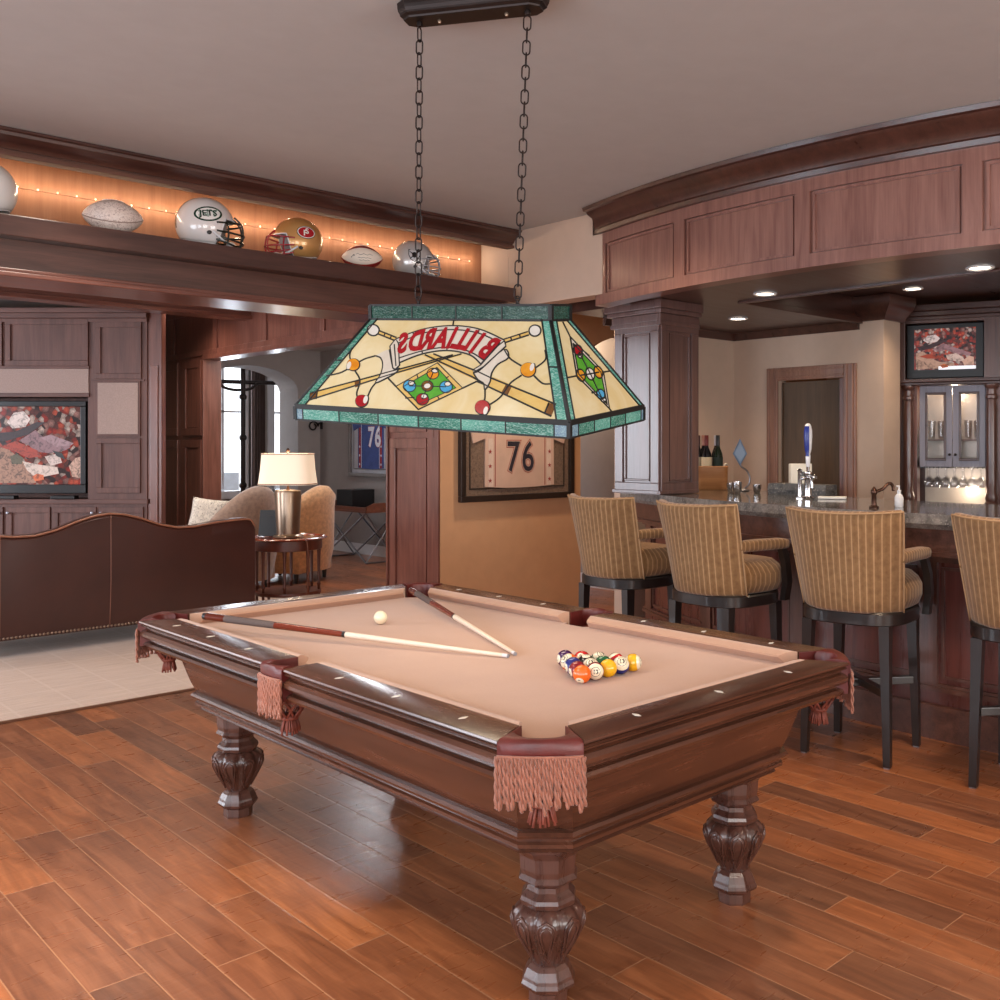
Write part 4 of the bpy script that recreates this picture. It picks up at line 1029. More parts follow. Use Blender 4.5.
def ell(c, rx, ry, a=0.0, n=20, f0=0.0, f1=2 * PI):
    return [(c[0] + rx * math.cos(t) * math.cos(a) - ry * math.sin(t) * math.sin(a), c[1] + rx * math.cos(t) * math.sin(a) + ry * math.sin(t) * math.cos(a)) for t in [f0 + (f1 - f0) * k / n for k in range(n + (0 if f1 - f0 > 6.28 else 1))]]
def cm(pts, n=6): return [(p.x, p.y) for p in catmull([(a, b, 0) for a, b in pts], n)]
def make_front(parent_name):
    mb = MB(); mb.prism([(-LL / 2, 0), (LL / 2, 0), (l2 / 2, SLF), (-l2 / 2, SLF)], .003)
    base = mb.build(parent_name, GL['cream'], pl, M=FP.M)
    A = Art('front', FP, base); a = lambda pts: pa_(FP, pts, cA); b = lambda pts: pa_(FP, pts, cB)
    lines = []
    ad = A.add
    # teal borders along both slopes
    t_ = .034
    for s_ in (-1, 1):
        A.add('border_glass', GL['teal2'] if s_ > 0 else GL['teal'], [(s_ * (LL / 2 - t_ * 1.3), 0), (s_ * LL / 2, 0), (s_ * l2 / 2, SLF), (s_ * (l2 / 2 - t_ * 1.0), SLF)][:: s_])
        lines.append([(s_ * (LL / 2 - t_ * 1.3), 0), (s_ * (l2 / 2 - t_), SLF)])
        m_ = .52; xa = LL / 2 + (l2 / 2 - LL / 2) * m_; lines.append([(s_ * xa, SLF * m_), (s_ * (xa - t_ * 1.15), SLF * m_)])
    # crossing cues
    q1 = [(108, 582), (106, 545), (480, 452), (870, 340), (890, 352), (590, 440), (480, 470)]
    ad('cue_glass', GL['tan'], a([(106, 582), (110, 546), (860, 345), (905, 345), (560, 445)])); lines.append(a([(106, 582), (110, 546), (860, 345)])); lines.append(a([(106, 582), (560, 440), (905, 340)]))
    ad('cue_glass', GL['tan'], a([(700, 348), (760, 340), (1000, 440), (1095, 470)]) + b([(455, 605), (430, 665)]) + a([(1010, 490), (965, 470)])); lines.append(a([(760, 340), (1000, 437)]) + b([(110, 465), (455, 605)])); lines.append(a([(715, 345), (965, 462)]) + b([(95, 510), (430, 668)]))
    ad('cue_butt', GL['brown'], a([(106, 582), (110, 546), (147, 537), (143, 575)])); lines.append(a([(147, 537), (143, 575)]))
    ad('cue_butt', GL['brown'], b([(418, 598), (455, 606), (430, 668), (396, 650)])); lines.append(b([(418, 598), (396, 650)]))
    ad('cue_ring', GL['brown'], a([(343, 484), (370, 478), (372, 508), (346, 515)])); ad('cue_ring', GL['brown'], b([(192, 500), (222, 514), (202, 556), (170, 540)]))
    for (P1, P2, cen, ax, fn) in (((560, 262), (470, 226), (442, 215), .2, a), ((185, 272), (310, 232), (345, 218), -.25, b)):
        dx, dy = P2[0] - P1[0], P2[1] - P1[1]; n_ = math.hypot(dx, dy); nx, ny = -dy / n_ * 9, dx / n_ * 9
        ad('cue_tip_glass', GL['tan'], fn([(P1[0] + nx, P1[1] + ny), (P1[0] - nx, P1[1] - ny), (P2[0] - nx, P2[1] - ny), (P2[0] + nx, P2[1] + ny)]))
        lines.append(fn([(P1[0] + nx, P1[1] + ny), (P2[0] + nx, P2[1] + ny)])); lines.append(fn([(P1[0] - nx, P1[1] - ny), (P2[0] - nx, P2[1] - ny)]))
        for f in (.35, .72): lines.append(fn([(P1[0] + dx * (1 - f) + nx, P1[1] + dy * (1 - f) + ny), (P1[0] + dx * (1 - f) - nx, P1[1] + dy * (1 - f) - ny)]))
        e = ell(cen, 31, 29, ax); ad('pearl_glass', GL['white'], fn(e)); lines.append(fn(e + e[:1]))
    # banner
    top = cm([(560, 262), (705, 210), (860, 192), (1000, 210), (1132, 268)]); bot = cm([(582, 385), (700, 340), (830, 322), (950, 345), (1012, 398)])
    tin = cm([(572, 285), (710, 230), (860, 213), (995, 231), (1110, 283)]); bin_ = cm([(578, 362), (700, 325), (830, 306), (945, 327), (1025, 375)])
    ad('banner_glass', GL['pale'], a(top + bot[::-1])); 
    for ln in (top, bot, tin, bin_): lines.append(a(ln))
    for f in (4, 8, 13, 18): lines.append(a([top[f], tin[f]])); 
    for f in (6, 12, 18): lines.append(a([bot[f], bin_[f]]))
    lt = [(530, 300), (560, 262), (575, 285), (580, 400), (560, 420), (545, 415)]; ad('banner_scroll', GL['pale'], a(lt)); lines.append(a(lt + lt[:1])); lines.append(a([(553, 290), (562, 405)]))
    tl = [(455, 350), (482, 362), (492, 400), (480, 450), (455, 492), (515, 466), (560, 440), (578, 415), (550, 420), (538, 380), (527, 318)]; ad('banner_tail', GL['pale'], a(cm(tl + tl[:1], 4)[:-1])); lines.append(a(cm(tl, 4)))
    rt = [(185, 272), (192, 300), (75, 408), (22, 438), (20, 425), (60, 400), (150, 300)]; ad('banner_scroll', GL['pale'], b(rt)); lines.append(b(rt + rt[:1])); lines.append(b([(160, 285), (62, 392)]))
    tr = [(22, 440), (60, 425), (180, 318), (205, 360), (150, 395), (118, 440), (108, 490), (82, 528), (75, 495), (45, 475)]; ad('banner_tail', GL['pale'], b(cm(tr + tr[:1], 4)[:-1])); lines.append(b(cm(tr + tr[:1], 4)))
    # diamond with table and balls
    D = [(562, 512), (780, 388), (912, 520), (680, 632)]; ad('diamond_border', GL['tan'], a(D)); lines.append(a(D + D[:1]))
    Di = [(600, 514), (778, 412), (878, 520), (684, 606)]; ad('diamond_field', GL['green'], a(Di)); lines.append(a(Di + Di[:1]))
    for p_, q_ in (((672, 447), (678, 467)), ((660, 570), (612, 572)), ((840, 458), (826, 470)), ((790, 578), (782, 565))): lines.append(a([p_, q_]))
    for cc, col in (((757, 442), 'orange'), ((634, 510), 'blue'), ((826, 515), 'blue'), ((702, 582), 'red')):
        lines.append(a([cc, (728, 510)]))
    for cc, col, r_ in (((757, 445), 'orange', 31), ((634, 510), 'blue', 33), ((826, 515), 'blue', 33), ((702, 580), 'red', 33), ((728, 510), 'brown', 30)):
        e = ell(cc, r_, r_ * .92); ad('ball_glass', GL[col], a(e)); lines.append(a(e + e[:1]))
        w_ = ell((cc[0] + (10 if col != 'brown' else 0), cc[1] - (16 if col != 'brown' else 0)), 17, 12, -.2 if col != 'orange' else .1); ad('ball_cap', GL['white'], a(w_)); lines.append(a(w_ + w_[:1]))
    for cc, col, r_, fn, wc in (((338, 397), 'orange', 32, a, (316, 402)), ((382, 588), 'red', 32, a, (404, 582)), ((310, 425), 'orange', 38, b, (332, 412)), ((70, 622), 'red', 38, b, (88, 640))):
        e = ell(cc, r_, r_ * .95); ad('ball_glass', GL[col], fn(e)); lines.append(fn(e + e[:1])); w_ = ell(wc, 11, 21, .3); ad('ball_cap', GL['white'], fn(w_)); lines.append(fn(w_ + w_[:1]))
    # free came lines
    for fn, ln in ((a, [(322, 372), (318, 345), (330, 308)]), (a, [(366, 383), (400, 365), (452, 350)]), (a, [(310, 418), (265, 440), (195, 455)]), (a, [(345, 428), (372, 480), (355, 545), (362, 575)]), (a, [(410, 572), (430, 525), (455, 492)]),
                   (a, [(520, 468), (560, 510)]), (a, [(565, 515), (680, 632)]), (a, [(912, 520), (985, 485)]), (a, [(865, 165), (860, 192)]),
                   (b, [(185, 320), (215, 365), (272, 402)]), (b, [(350, 412), (400, 370), (398, 320)]), (b, [(340, 455), (385, 495), (430, 497)]), (b, [(275, 452), (215, 495), (165, 565), (110, 605)]), (b, [(82, 528), (80, 580), (62, 588)]), (b, [(40, 485), (78, 500)])):
        lines.append(fn(cm(ln, 6)))
    A.tubes('lead_came', lines)
    # lettering, reversed as seen from this side
    mb = MB()
    cs = [(403, 345.2, 19), (416.3, 343, 12), (428.6, 341.2, 7), (441.5, 340.2, 2), (451.8, 340, -2), (460, 340.6, -8), (468.3, 342, -12), (477, 345, -17), (488.5, 349.5, -24)]
    for ch, (x_, y_, ro) in zip('SDRALLLIB'.replace('ALLLI', 'AILLI'), cs): pass
    for ch, (x_, y_, ro) in zip('SDRAILLIB', cs):
        ch = ch
        c_ = FP.px(x_, y_); me = text_mesh(ch, .116, .0048, .0007, shear=-.12)
        mb.add_mesh(me, Matrix.Translation((c_[0], c_[1], .0072)) @ Matrix.Rotation(math.radians(ro), 4, 'Z') @ Matrix.Diagonal((-.70, 1.0, 1, 1)))
    mb.build('lettering', GL['red'], base)
    return base
def make_end(name):
    mb = MB(); mb.prism([(-LWd / 2, 0), (LWd / 2, 0), (w2 / 2, SLE), (-w2 / 2, SLE)], .003)
    base = mb.build(name, GL['cream'], pl, M=EP.M)
    A = Art('end', EP, base); b = lambda pts: pa_(EP, pts, cB); lines = []
    t_ = .03
    for s_ in (-1, 1):
        A.add('border_glass', GL['teal2'], [(s_ * (LWd / 2 - t_), 0), (s_ * LWd / 2, 0), (s_ * w2 / 2, SLE), (s_ * (w2 / 2 - t_), SLE)][:: s_]); lines.append([(s_ * (LWd / 2 - t_), 0), (s_ * (w2 / 2 - t_), SLE)])
    D = [(522, 250), (697, 435), (728, 628), (556, 455)]; A.add('diamond_border', GL['pale'], b(D)); lines.append(b(D + D[:1]))
    Di = [(537, 285), (683, 437), (716, 606), (566, 447)]; A.add('diamond_field', GL['green'], b(Di)); lines.append(b(Di + Di[:1]))
    for q in (((568, 330), (627, 445)), ((686, 570), (627, 445)), ((578, 452), (627, 445)), ((672, 436), (627, 445))): lines.append(b(q))
    for cc, col, rx, ry, wc in (((562, 320), 'red', 22, 28, (574, 350)), ((578, 452), 'orange', 21, 33, None), ((670, 436), 'orange', 21, 33, None), ((627, 445), 'white', 21, 33, None), ((682, 552), 'blue', 20, 27, (697, 582))):
        e = ell(cc, rx, ry, -.35); A.add('ball_glass', GL[col], b(e)); lines.append(b(e + e[:1]))
        if wc: e = ell(wc, 13, 11, .4); A.add('ball_cap', GL['white'], b(e)); lines.append(b(e + e[:1]))
    for q in ([(483, 172), (522, 250)], [(512, 464), (556, 455)], [(697, 435), (728, 430)], [(728, 628), (738, 640)], [(600, 330), (622, 350)], [(636, 545), (650, 540)]): lines.append(b(q))
    A.tubes('lead_came', lines); return base
fp = make_front('art_panel')
R180 = Matrix.Rotation(PI, 4, 'Z')
fp2 = copy_tree(fp, pl); fp2.matrix_local = R180 @ FP.M
ep = make_end('end_panel'); ep2 = copy_tree(ep, pl); ep2.matrix_local = R180 @ EP.M
# rim and upper band of ripple glass
def band(name, hx, hy, z0, z1, cutsf, cutse, mats, lead_t):
    mb = MB(); T = .006
    def strip(axis, s_, cuts, half):
        for i in range(len(cuts) - 1):
            a_, b_ = cuts[i], cuts[i + 1]; mb.mi = (0 if 0 < i < len(cuts) - 2 else 1) if len(mats) == 2 else ((i * 7 + (s_ > 0)) % 2 if 0 < i < len(cuts) - 2 else 2)
            if axis == 'x': mb.box(a_, b_, s_ * hy - T / 2, s_ * hy + T / 2, z0, z1)
            else: mb.box(s_ * hx - T / 2, s_ * hx + T / 2, a_, b_, z0, z1)
    for s_ in (-1, 1): strip('x', s_, cutsf, hx); strip('y', s_, cutse, hy)
    o = mb.build(name, mats, pl)
    mb = MB()
    for s_ in (-1, 1):
        for c in cutsf[1:-1]: mb.box(c - .0022, c + .0022, s_ * hy - .0048, s_ * hy + .0048, z0, z1)
        for c in cutse[1:-1]: mb.box(s_ * hx - .0048, s_ * hx + .0048, c - .0022, c + .0022, z0, z1)
        for zz, w_ in ((z0, lead_t[0]), (z1, lead_t[1])):
            mb.box(-hx, hx, s_ * hy - .006, s_ * hy + .006, zz - w_, zz + w_); mb.box(s_ * hx - .006, s_ * hx + .006, -hy, hy, zz - w_, zz + w_)
        for s2 in (-1, 1): mb.box(s_ * hx - .007, s_ * hx + .007, s2 * hy - .007, s2 * hy + .007, z0, z1)
    mb.build('lead_frame', LEAD, o)
def cutx(pxs, y): 
    P = Panel((0, -LWd / 2, 0), (1, 0, 0), (0, 0, 1)); return [-LL / 2] + [P.px(p, y)[0] for p in pxs] + [LL / 2]
def cuty(pxs, y):
    P = Panel((LL / 2, 0, 0), (0, 1, 0), (0, 0, 1)); return [-LWd / 2] + [P.px(p, y)[0] for p in pxs] + [LWd / 2]
band('rim_glass', LL / 2, LWd / 2, 0, LRIM, cutx((304, 340, 379, 419, 461.6, 506, 554.6), 425), cuty((577.5, 593.5, 609.6, 624.5, 640), 428), [GL['teal'], GL['teal2'], GL['slate']], (.003, .009))
band('crown_glass', l2 / 2, w2 / 2, LH, LH + LBAND, [-l2 / 2, -l2 / 4, 0, l2 / 4, l2 / 2], [-w2 / 2, w2 / 2], [GL['jade'], GL['jade']], (.005, .004))
for sx in (-1, 1):
    for sy in (-1, 1): mb = MB(); mb.tube([(sx * LL / 2, sy * LWd / 2, LRIM), (sx * l2 / 2, sy * w2 / 2, LH)], .0075, 8); mb.build('hip_came', LEAD, pl, smooth=True, ang=180)
mb = MB(); mb.box(-l2 / 2 + .004, l2 / 2 - .004, -w2 / 2 + .004, w2 / 2 - .004, LH + LBAND - .012, LH + LBAND - .006); mb.build('top_plate', M['black_metal'], pl)
for x_ in (-.215, .215):
    mb = MB(); mb.lathe([(.016, 0), (.016, .006), (.006, .012), (.006, .02)], 12, c=(x_, 0, LH + LBAND - .006)); mb.tube([(x_ + .009 * math.cos(a), 0, LH + LBAND + .022 + .009 * math.sin(a)) for a in [2 * PI * k / 16 for k in range(16)]], .0026, 6, closed=True); mb.build('hanging_loop', M['black_metal'], pl, smooth=True, ang=50)
for x_ in (-.26, 0, .26):
    mb = MB(); mb.lathe([(.014, LH + .02), (.016, LH), (.02, LH - .05)], 12, c=(x_, 0, 0)); k_ = mb.build('lamp_socket', M['black_metal'], pl, smooth=True, ang=40)
    mb = MB(); mb.lathe([(.012, LH - .05), (.02, LH - .075), (.03, LH - .105), (.026, LH - .13), (.008, LH - .142)], 14, c=(x_, 0, 0)); mb.build('bulb', glow('warm_bulb', (1, .82, .58, 1), 5), k_, smooth=True, ang=180)
pd = bpy.data.lights.new('pendant_bulbs', 'AREA'); pd.energy = 5; pd.color = (1, .84, .64); pd.shape = 'RECTANGLE'; pd.size = .7; pd.size_y = .2
po = bpy.data.objects.new('pendant_bulbs', pd); COL.objects.link(po); po.matrix_world = LM @ Matrix.Translation((0, 0, .13))
# canopy and chains
cza = onZ(419.5, 22, 2.99); czb = onZ(527.5, 10.5, 2.99)
cen = (cza + czb) / 2; ca = math.atan2(czb.y - cza.y, czb.x - cza.x); hl = (czb - cza).length / 2
inv = LM.inverted()
CMx = inv @ Matrix.Translation((cen.x, cen.y, 2.99)) @ Matrix.Rotation(ca, 4, 'Z')
mb = MB()
def canloop(z, s_): return [Vector((x_, y_, z)) for x_, y_ in ((-hl - .05 - s_, -.022 - s_ * .5), (-hl - .02 - s_ * .5, -.045 - s_), (hl + .02 + s_ * .5, -.045 - s_), (hl + .05 + s_, -.022 - s_ * .5), (hl + .05 + s_, .022 + s_ * .5), (hl + .02 + s_ * .5, .045 + s_), (-hl - .02 - s_ * .5, .045 + s_), (-hl - .05 - s_, .022 + s_ * .5))]
mb.loft([canloop(z, s_) for z, s_ in ((0, 0), (.006, .002), (.014, .012), (.02, .013), (.03, .018), (.04, .02), (.058, .021))])
cn = mb.build('ceiling_canopy', M['black_metal'], pl, M=CMx)
for x_ in (-hl, hl):
    mb = MB(); mb.lathe([(.009, .001), (.011, -.006), (.009, -.016), (.004, -.018)], 12, c=(x_, 0, 0)); mb.build('canopy_hook', M['black_metal'], cn, smooth=True, ang=50)
for x_ in (-hl * .62, hl * .62):
    mb = MB(); mb.lathe([(.006, .001), (.008, -.004), (.005, -.012)], 10, c=(x_, 0, 0)); mb.build('screw_cap', M['brass'], cn, smooth=True, ang=50)
mbl = MB(); hx, hz, wr = .0125, .0245, .0028
pts = [(hx * math.cos(a), 0, (hz - hx) * (1 if math.sin(a) > 0 else -1) + hx * math.sin(a) * 1.0) for a in [2 * PI * (k + .5) / 20 for k in range(20)]]
mbl.tube(pts, wr, 6, closed=True)
link_me = mbl.build('chain_link', M['black_metal'], smooth=True, ang=180); lm = link_me.data; bpy.data.objects.remove(link_me)
for top, x_ in ((cza, -.215), (czb, .215)):
    a_ = LM @ Vector((x_, 0, LH + LBAND + .026)); b_ = Vector((top.x, top.y, 2.968))
    ch = bpy.data.objects.new('chain', None); COL.objects.link(ch); ch.parent = pl; ch.matrix_local = inv @ Matrix.Translation(a_)
    d = b_ - a_; n_ = max(4, round(d.length / (2 * hz - 2 * wr * 1.2)))
    q = d.to_track_quat('Z', 'Y').to_matrix().to_4x4()
    for k in range(n_):
        o = bpy.data.objects.new('chain_link', lm); COL.objects.link(o); o.parent = ch
        o.matrix_local = Matrix.Translation(d * ((k + .5) / n_)) @ q @ Matrix.Rotation((PI / 2 if k % 2 else 0) - PI / 4 + .25, 4, 'Z')
# ------------------------------------------------------------------ lit display shelf
ds = thing('display_shelf', 'long lit wooden display shelf high on the bulkhead holding helmets and footballs', 'shelf')
SX0, SX1, ZS = -2.55, XW - .004, 2.62
mb = MB(); mb.box(SX0, SX1 - .05, 5.47, 5.92, ZS - .03, ZS); mb.box(SX0, SX1 - .05, 5.45, 5.5, ZS - .1, ZS + .004, .006); mb.box(SX0, SX1 - .06, 5.48, 5.92, ZS - .09, ZS - .03); mb.build('ledge', M['darkwood'], ds)
mb = MB(); mb.box(SX0, SX1, 5.60, 5.75, 2.36, ZS - .091); mb.build('beam_face', M['walnut_h'], ds)
mb = MB(); mb.box(SX0, SX1, 5.55, 5.95, 2.335, 2.36, .006); mb.box(SX0, SX1, 5.57, 5.93, 2.36, 2.38, .005); mb.build('lower_moulding', M['cherry_h'], ds)
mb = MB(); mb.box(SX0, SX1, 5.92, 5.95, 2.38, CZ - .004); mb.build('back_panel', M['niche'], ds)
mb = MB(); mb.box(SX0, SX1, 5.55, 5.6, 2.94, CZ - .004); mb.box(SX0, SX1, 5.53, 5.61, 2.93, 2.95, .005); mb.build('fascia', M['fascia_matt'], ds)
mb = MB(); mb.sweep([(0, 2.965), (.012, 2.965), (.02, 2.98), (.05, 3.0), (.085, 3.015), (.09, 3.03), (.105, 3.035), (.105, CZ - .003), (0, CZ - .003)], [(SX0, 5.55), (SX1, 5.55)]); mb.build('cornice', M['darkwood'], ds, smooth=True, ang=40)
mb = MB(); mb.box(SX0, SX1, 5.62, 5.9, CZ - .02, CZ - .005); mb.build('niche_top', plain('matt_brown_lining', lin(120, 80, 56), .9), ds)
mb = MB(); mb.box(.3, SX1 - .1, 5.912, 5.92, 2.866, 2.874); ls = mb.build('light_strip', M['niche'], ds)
LEDX = [.45 + .097 * i for i in range(43)]
mb = MB(); mb.sphere((0, 0, 0), .005, nu=8, nv=6); led = mb.build('led_bulb', glow('warm_led', (1, .8, .56, 1), 1.1), ls); led.location = (LEDX[0], 5.905, 2.87)
for x in LEDX[1:]: q = led.copy(); COL.objects.link(q); q.location.x = x
# painted end wall of the niche
mb = MB(); mb.box(XW - .003, XW, 5.60, 5.92, ZS, 2.9); struct(mb.build('wall_niche_end', M['wall_beige']))

# ------------------------------------------------------------------ helmets
EA, EB, EC = .142, .118, .138
def eln(x, z): return EB * math.sqrt(max(1 - (x / EA) ** 2 - (z / EC) ** 2, .001))
def make_helmet(name, lb, px, py_top, Y, ang, shellm, maskm, stripe, logo, sc=1.12):
    p = onY(px, 300, Y); p.z = ZS + .005
    t = thing(name, lb, 'football helmet', p, math.radians(ang), 'football helmets on the lit shelf'); t.scale = (sc, sc, sc)
    zc = .128
    def zlim(a):
        a = abs(a); 
        if a < 50: return .16
        if a < 66: return .16 - .92 * smoothstep(50, 66, a)
        return -.76 + .12 * smoothstep(100, 180, a)
    mb = MB(); nphi, nth = 72, 22; grid = []
    for i in range(nth + 1):
        row = []
        for j in range(nphi):
            a = 360 * j / nphi - 180; th = math.acos(zlim(a)) * max(i / nth, .004); ph = math.radians(a)
            fl = 1 + .05 * max(0, -math.cos(th)) 
            row.append(Vector((EA * math.sin(th) * math.cos(ph) * fl, EB * math.sin(th) * math.sin(ph) * fl, zc + EC * math.cos(th))))
        grid.append(row)
    L = mb.loft(grid, cap=False); mb.face(L[0])
    o = mb.build('shell', shellm, t, smooth=True, ang=70); md = o.modifiers.new('thick', 'SOLIDIFY'); md.thickness = .011; md.offset = -1
    mb = MB(); mb.sphere((-.008, 0, zc), .105, 1.08, .92, 1.0, 28, 18); mb.build('padding', plain('helmet_padding', lin(150, 146, 146), .8, sc=25, var=.15), t, smooth=True, ang=180)
    def edge(a): 
        c_ = zlim(a); th = math.acos(c_); ph = math.radians(a); return Vector((EA * math.sin(th) * math.cos(ph), EB * math.sin(th) * math.sin(ph), zc + EC * c_))
    mb = MB(); mb.tube([edge(-180 + 5 * k) for k in range(73)][:-1], .004, 6, closed=True); mb.build('edge_trim', M['white'] if name != 'silver' else M['steel'], t, smooth=True, ang=180)
    mb = MB(); r_ = .0052
    def bar(z, fx, fz=0): 
        y0 = eln(.05, z - zc) * 1.02; return catmull([(.045, -y0, z), (.115, -.082, z + fz * .6), (fx, -.035, z + fz), (fx, .035, z + fz), (.115, .082, z + fz * .6), (.045, y0, z)], 6)
    mb.tube(bar(.125, .172, .012), r_, 7); mb.tube(bar(.085, .182, -.005), r_, 7); mb.tube(bar(.06, .178, -.02), r_, 7); mb.tube(bar(.045, .165, -.035), r_, 7)
    for s_ in (-1, 1):
        mb.tube(catmull([(.138, s_ * .028, zc + .045), (.172, s_ * .03, .137), (.182, s_ * .03, .08), (.165, s_ * .03, .01)], 6), r_, 7)
        mb.tube(catmull([(.10, s_ * .085, .128), (.105, s_ * .088, .08), (.10, s_ * .088, .03)], 5), r_, 7)
    mb.build('face_mask', maskm, t, smooth=True, ang=180)
    mb = MB(); mb.sphere((.125, 0, .03), .03, .8, 1.2, .7); 
    for s_ in (-1, 1): mb.tube([(.125, s_ * .03, .032), (.08, s_ * .085, .04), (.03, s_ * .118, .075)], .006, 6)
    mb.build('chin_strap', M['white'], t, smooth=True, ang=180)
    def decal(nm, poly, mat, sd, off):
        mb = MB()
        cx = sum(p_[0] for p_ in poly) / len(poly); cz = sum(p_[1] for p_ in poly) / len(poly); rings = []
        for k in (1, .75, .5, .25, .01): rings.append([Vector((cx + (q[0] - cx) * k, sd * (eln(cx + (q[0] - cx) * k, cz + (q[1] - cz) * k) + off), zc + cz + (q[1] - cz) * k)) for q in poly])
        mb.loft(rings, cap=False); mb.build(nm, mat, t, smooth=True, ang=180)
    def word(s_, size, x, z, sd, mat, rot=0, off=.004, sx=1.0):
        me = text_mesh(s_, size, .001, 0); 
        for v in me.vertices:
            q = Matrix.Rotation(rot, 2) @ Vector((v.co.x * sx, v.co.y)); X_ = x + q.x * (1 if sd < 0 else -1); Z_ = z + q.y
            v.co = Vector((X_, sd * (eln(X_, Z_) + off), zc + Z_))
        me.materials.append(mat); o_ = bpy.data.objects.new('emblem_letters', me); COL.objects.link(o_); o_.parent = t
    if stripe:
        for k, (y0, y1, mt) in enumerate(stripe):
            mb = MB(); L = []
            for i in range(25):
                th = math.radians(-78 + i * (78 + 118) / 24); L.append([Vector((EA * 1.012 * -math.sin(th) * math.sqrt(1 - (y / EB) ** 2), y, zc + EC * 1.012 * math.cos(th) * math.sqrt(1 - (y / EB) ** 2))) for y in (y0, (y0 + y1) / 2, y1)])
            mb.loft(L, cap=False, close=False); mb.build('centre_stripe', mt, t, smooth=True, ang=180)
    logo(decal, word)
    mb = MB()
    for s_ in (-1, 1): mb.sphere((.01, s_ * (eln(.01, -.055)), zc - .055), .013, 1, .4, 1)
    mb.build('ear_hole', M['black'], t, smooth=True, ang=180)
    return t
def paint(n, c, r=.18, metal=0.0): return plain(n, c, r, metal=metal, var=.01, coat=.6)
GRN, RED, WHT, BLK = paint('green_decal', lin(26, 58, 44)), paint('red_decal', lin(170, 26, 36)), paint('white_decal', lin(236, 234, 230)), paint('black_decal', lin(16, 16, 18))
NAVY = paint('navy_decal', lin(24, 32, 66))
def oval(cx, cz, rx, rz, n=28, a=0.0): return ell((cx, cz), rx, rz, a, n)
def logo_green(decal, word):
    for sd in (-1, 1):
        decal('emblem', oval(.005, .035, .068, .039, a=.12), GRN, sd, .002); decal('emblem', oval(.005, .035, .058, .031, a=.12), WHT, sd, .003); decal('emblem', oval(.06, .036, .001, .001), GRN, sd, .0036)
        word('NY', .056, .005, .036, sd, paint('pale_green_decal', lin(150, 168, 156)), .1, .0042, 1.3); word('JETS', .042, .005, .036, sd, GRN, .1, .006, 1.1)
def logo_red(decal, word):
    for sd in (-1, 1):
        decal('emblem', oval(-.02, .035, .055, .038), BLK, sd, .002); decal('emblem', oval(-.02, .035, .052, .035), WHT, sd, .003); decal('emblem', oval(-.02, .035, .047, .031), RED, sd, .0036)
        word('S', .046, -.024, .041, sd, WHT, 0, .0044); word('F', .046, -.012, .029, sd, WHT, 0, .0046)
def logo_shield(decal, word):
    for sd in (-1, 1):
        sh = [(-.035, .06), (.045, .06), (.045, .02), (.03, -.01), (.005, -.03), (-.02, -.01), (-.035, .02)]
        decal('emblem', sh, BLK, sd, .002); decal('emblem', [(x * .86, .017 + (z - .017) * .86) for x, z in sh], paint('silver_decal', lin(190, 190, 194)), sd, .003)
        decal('emblem', oval(.005, .02, .016, .02), BLK, sd, .0036)
        for a_ in (.7, -.7): decal('emblem', ell((.005, .018), .045, .004, a_, 12), BLK, sd, .004)
def logo_dark(decal, word):
    for sd in (-1, 1):
        decal('emblem', [(-.09, .04), (-.02, .075), (.06, .06), (.02, .045), (.05, .03), (-.02, .03), (-.05, .005)], NAVY, sd, .002); decal('emblem', [(-.06, .042), (-.02, .06), (.02, .056), (-.01, .045)], WHT, sd, .003)
make_helmet('football_helmet', 'white football helmet with a green oval emblem facing right on the lit shelf', 205, 200, 5.66, -18, paint('white_helmet', lin(226, 220, 218)), paint('dark_green_mask', lin(24, 36, 32)), [(-.03, -.014, GRN), (.014, .03, GRN)], logo_green, 1.13)
make_helmet('football_helmet', 'gold football helmet with a red face mask and red oval emblem on the lit shelf', 298, 219, 5.66, 166, paint('gold_helmet', lin(204, 152, 92), .28, .3), paint('red_mask', lin(150, 24, 36)), [(-.02, -.008, RED), (-.006, .006, WHT), (.008, .02, RED)], logo_red, 1.05)
make_helmet('football_helmet', 'silver football helmet with a black shield emblem at the right end of the lit shelf', 413, 237, 5.66, -32, paint('silver_helmet', lin(196, 192, 190), .25, .3), paint('grey_mask', lin(150, 150, 154)), [(-.018, .018, BLK)], logo_shield, .98)
make_helmet('football_helmet', 'white football helmet with a dark emblem cut off by the left edge of the photo', -18, 171, 5.66, 152, paint('pale_helmet', lin(230, 226, 222)), paint('pale_mask', lin(200, 200, 204)), None, logo_dark, 1.1)
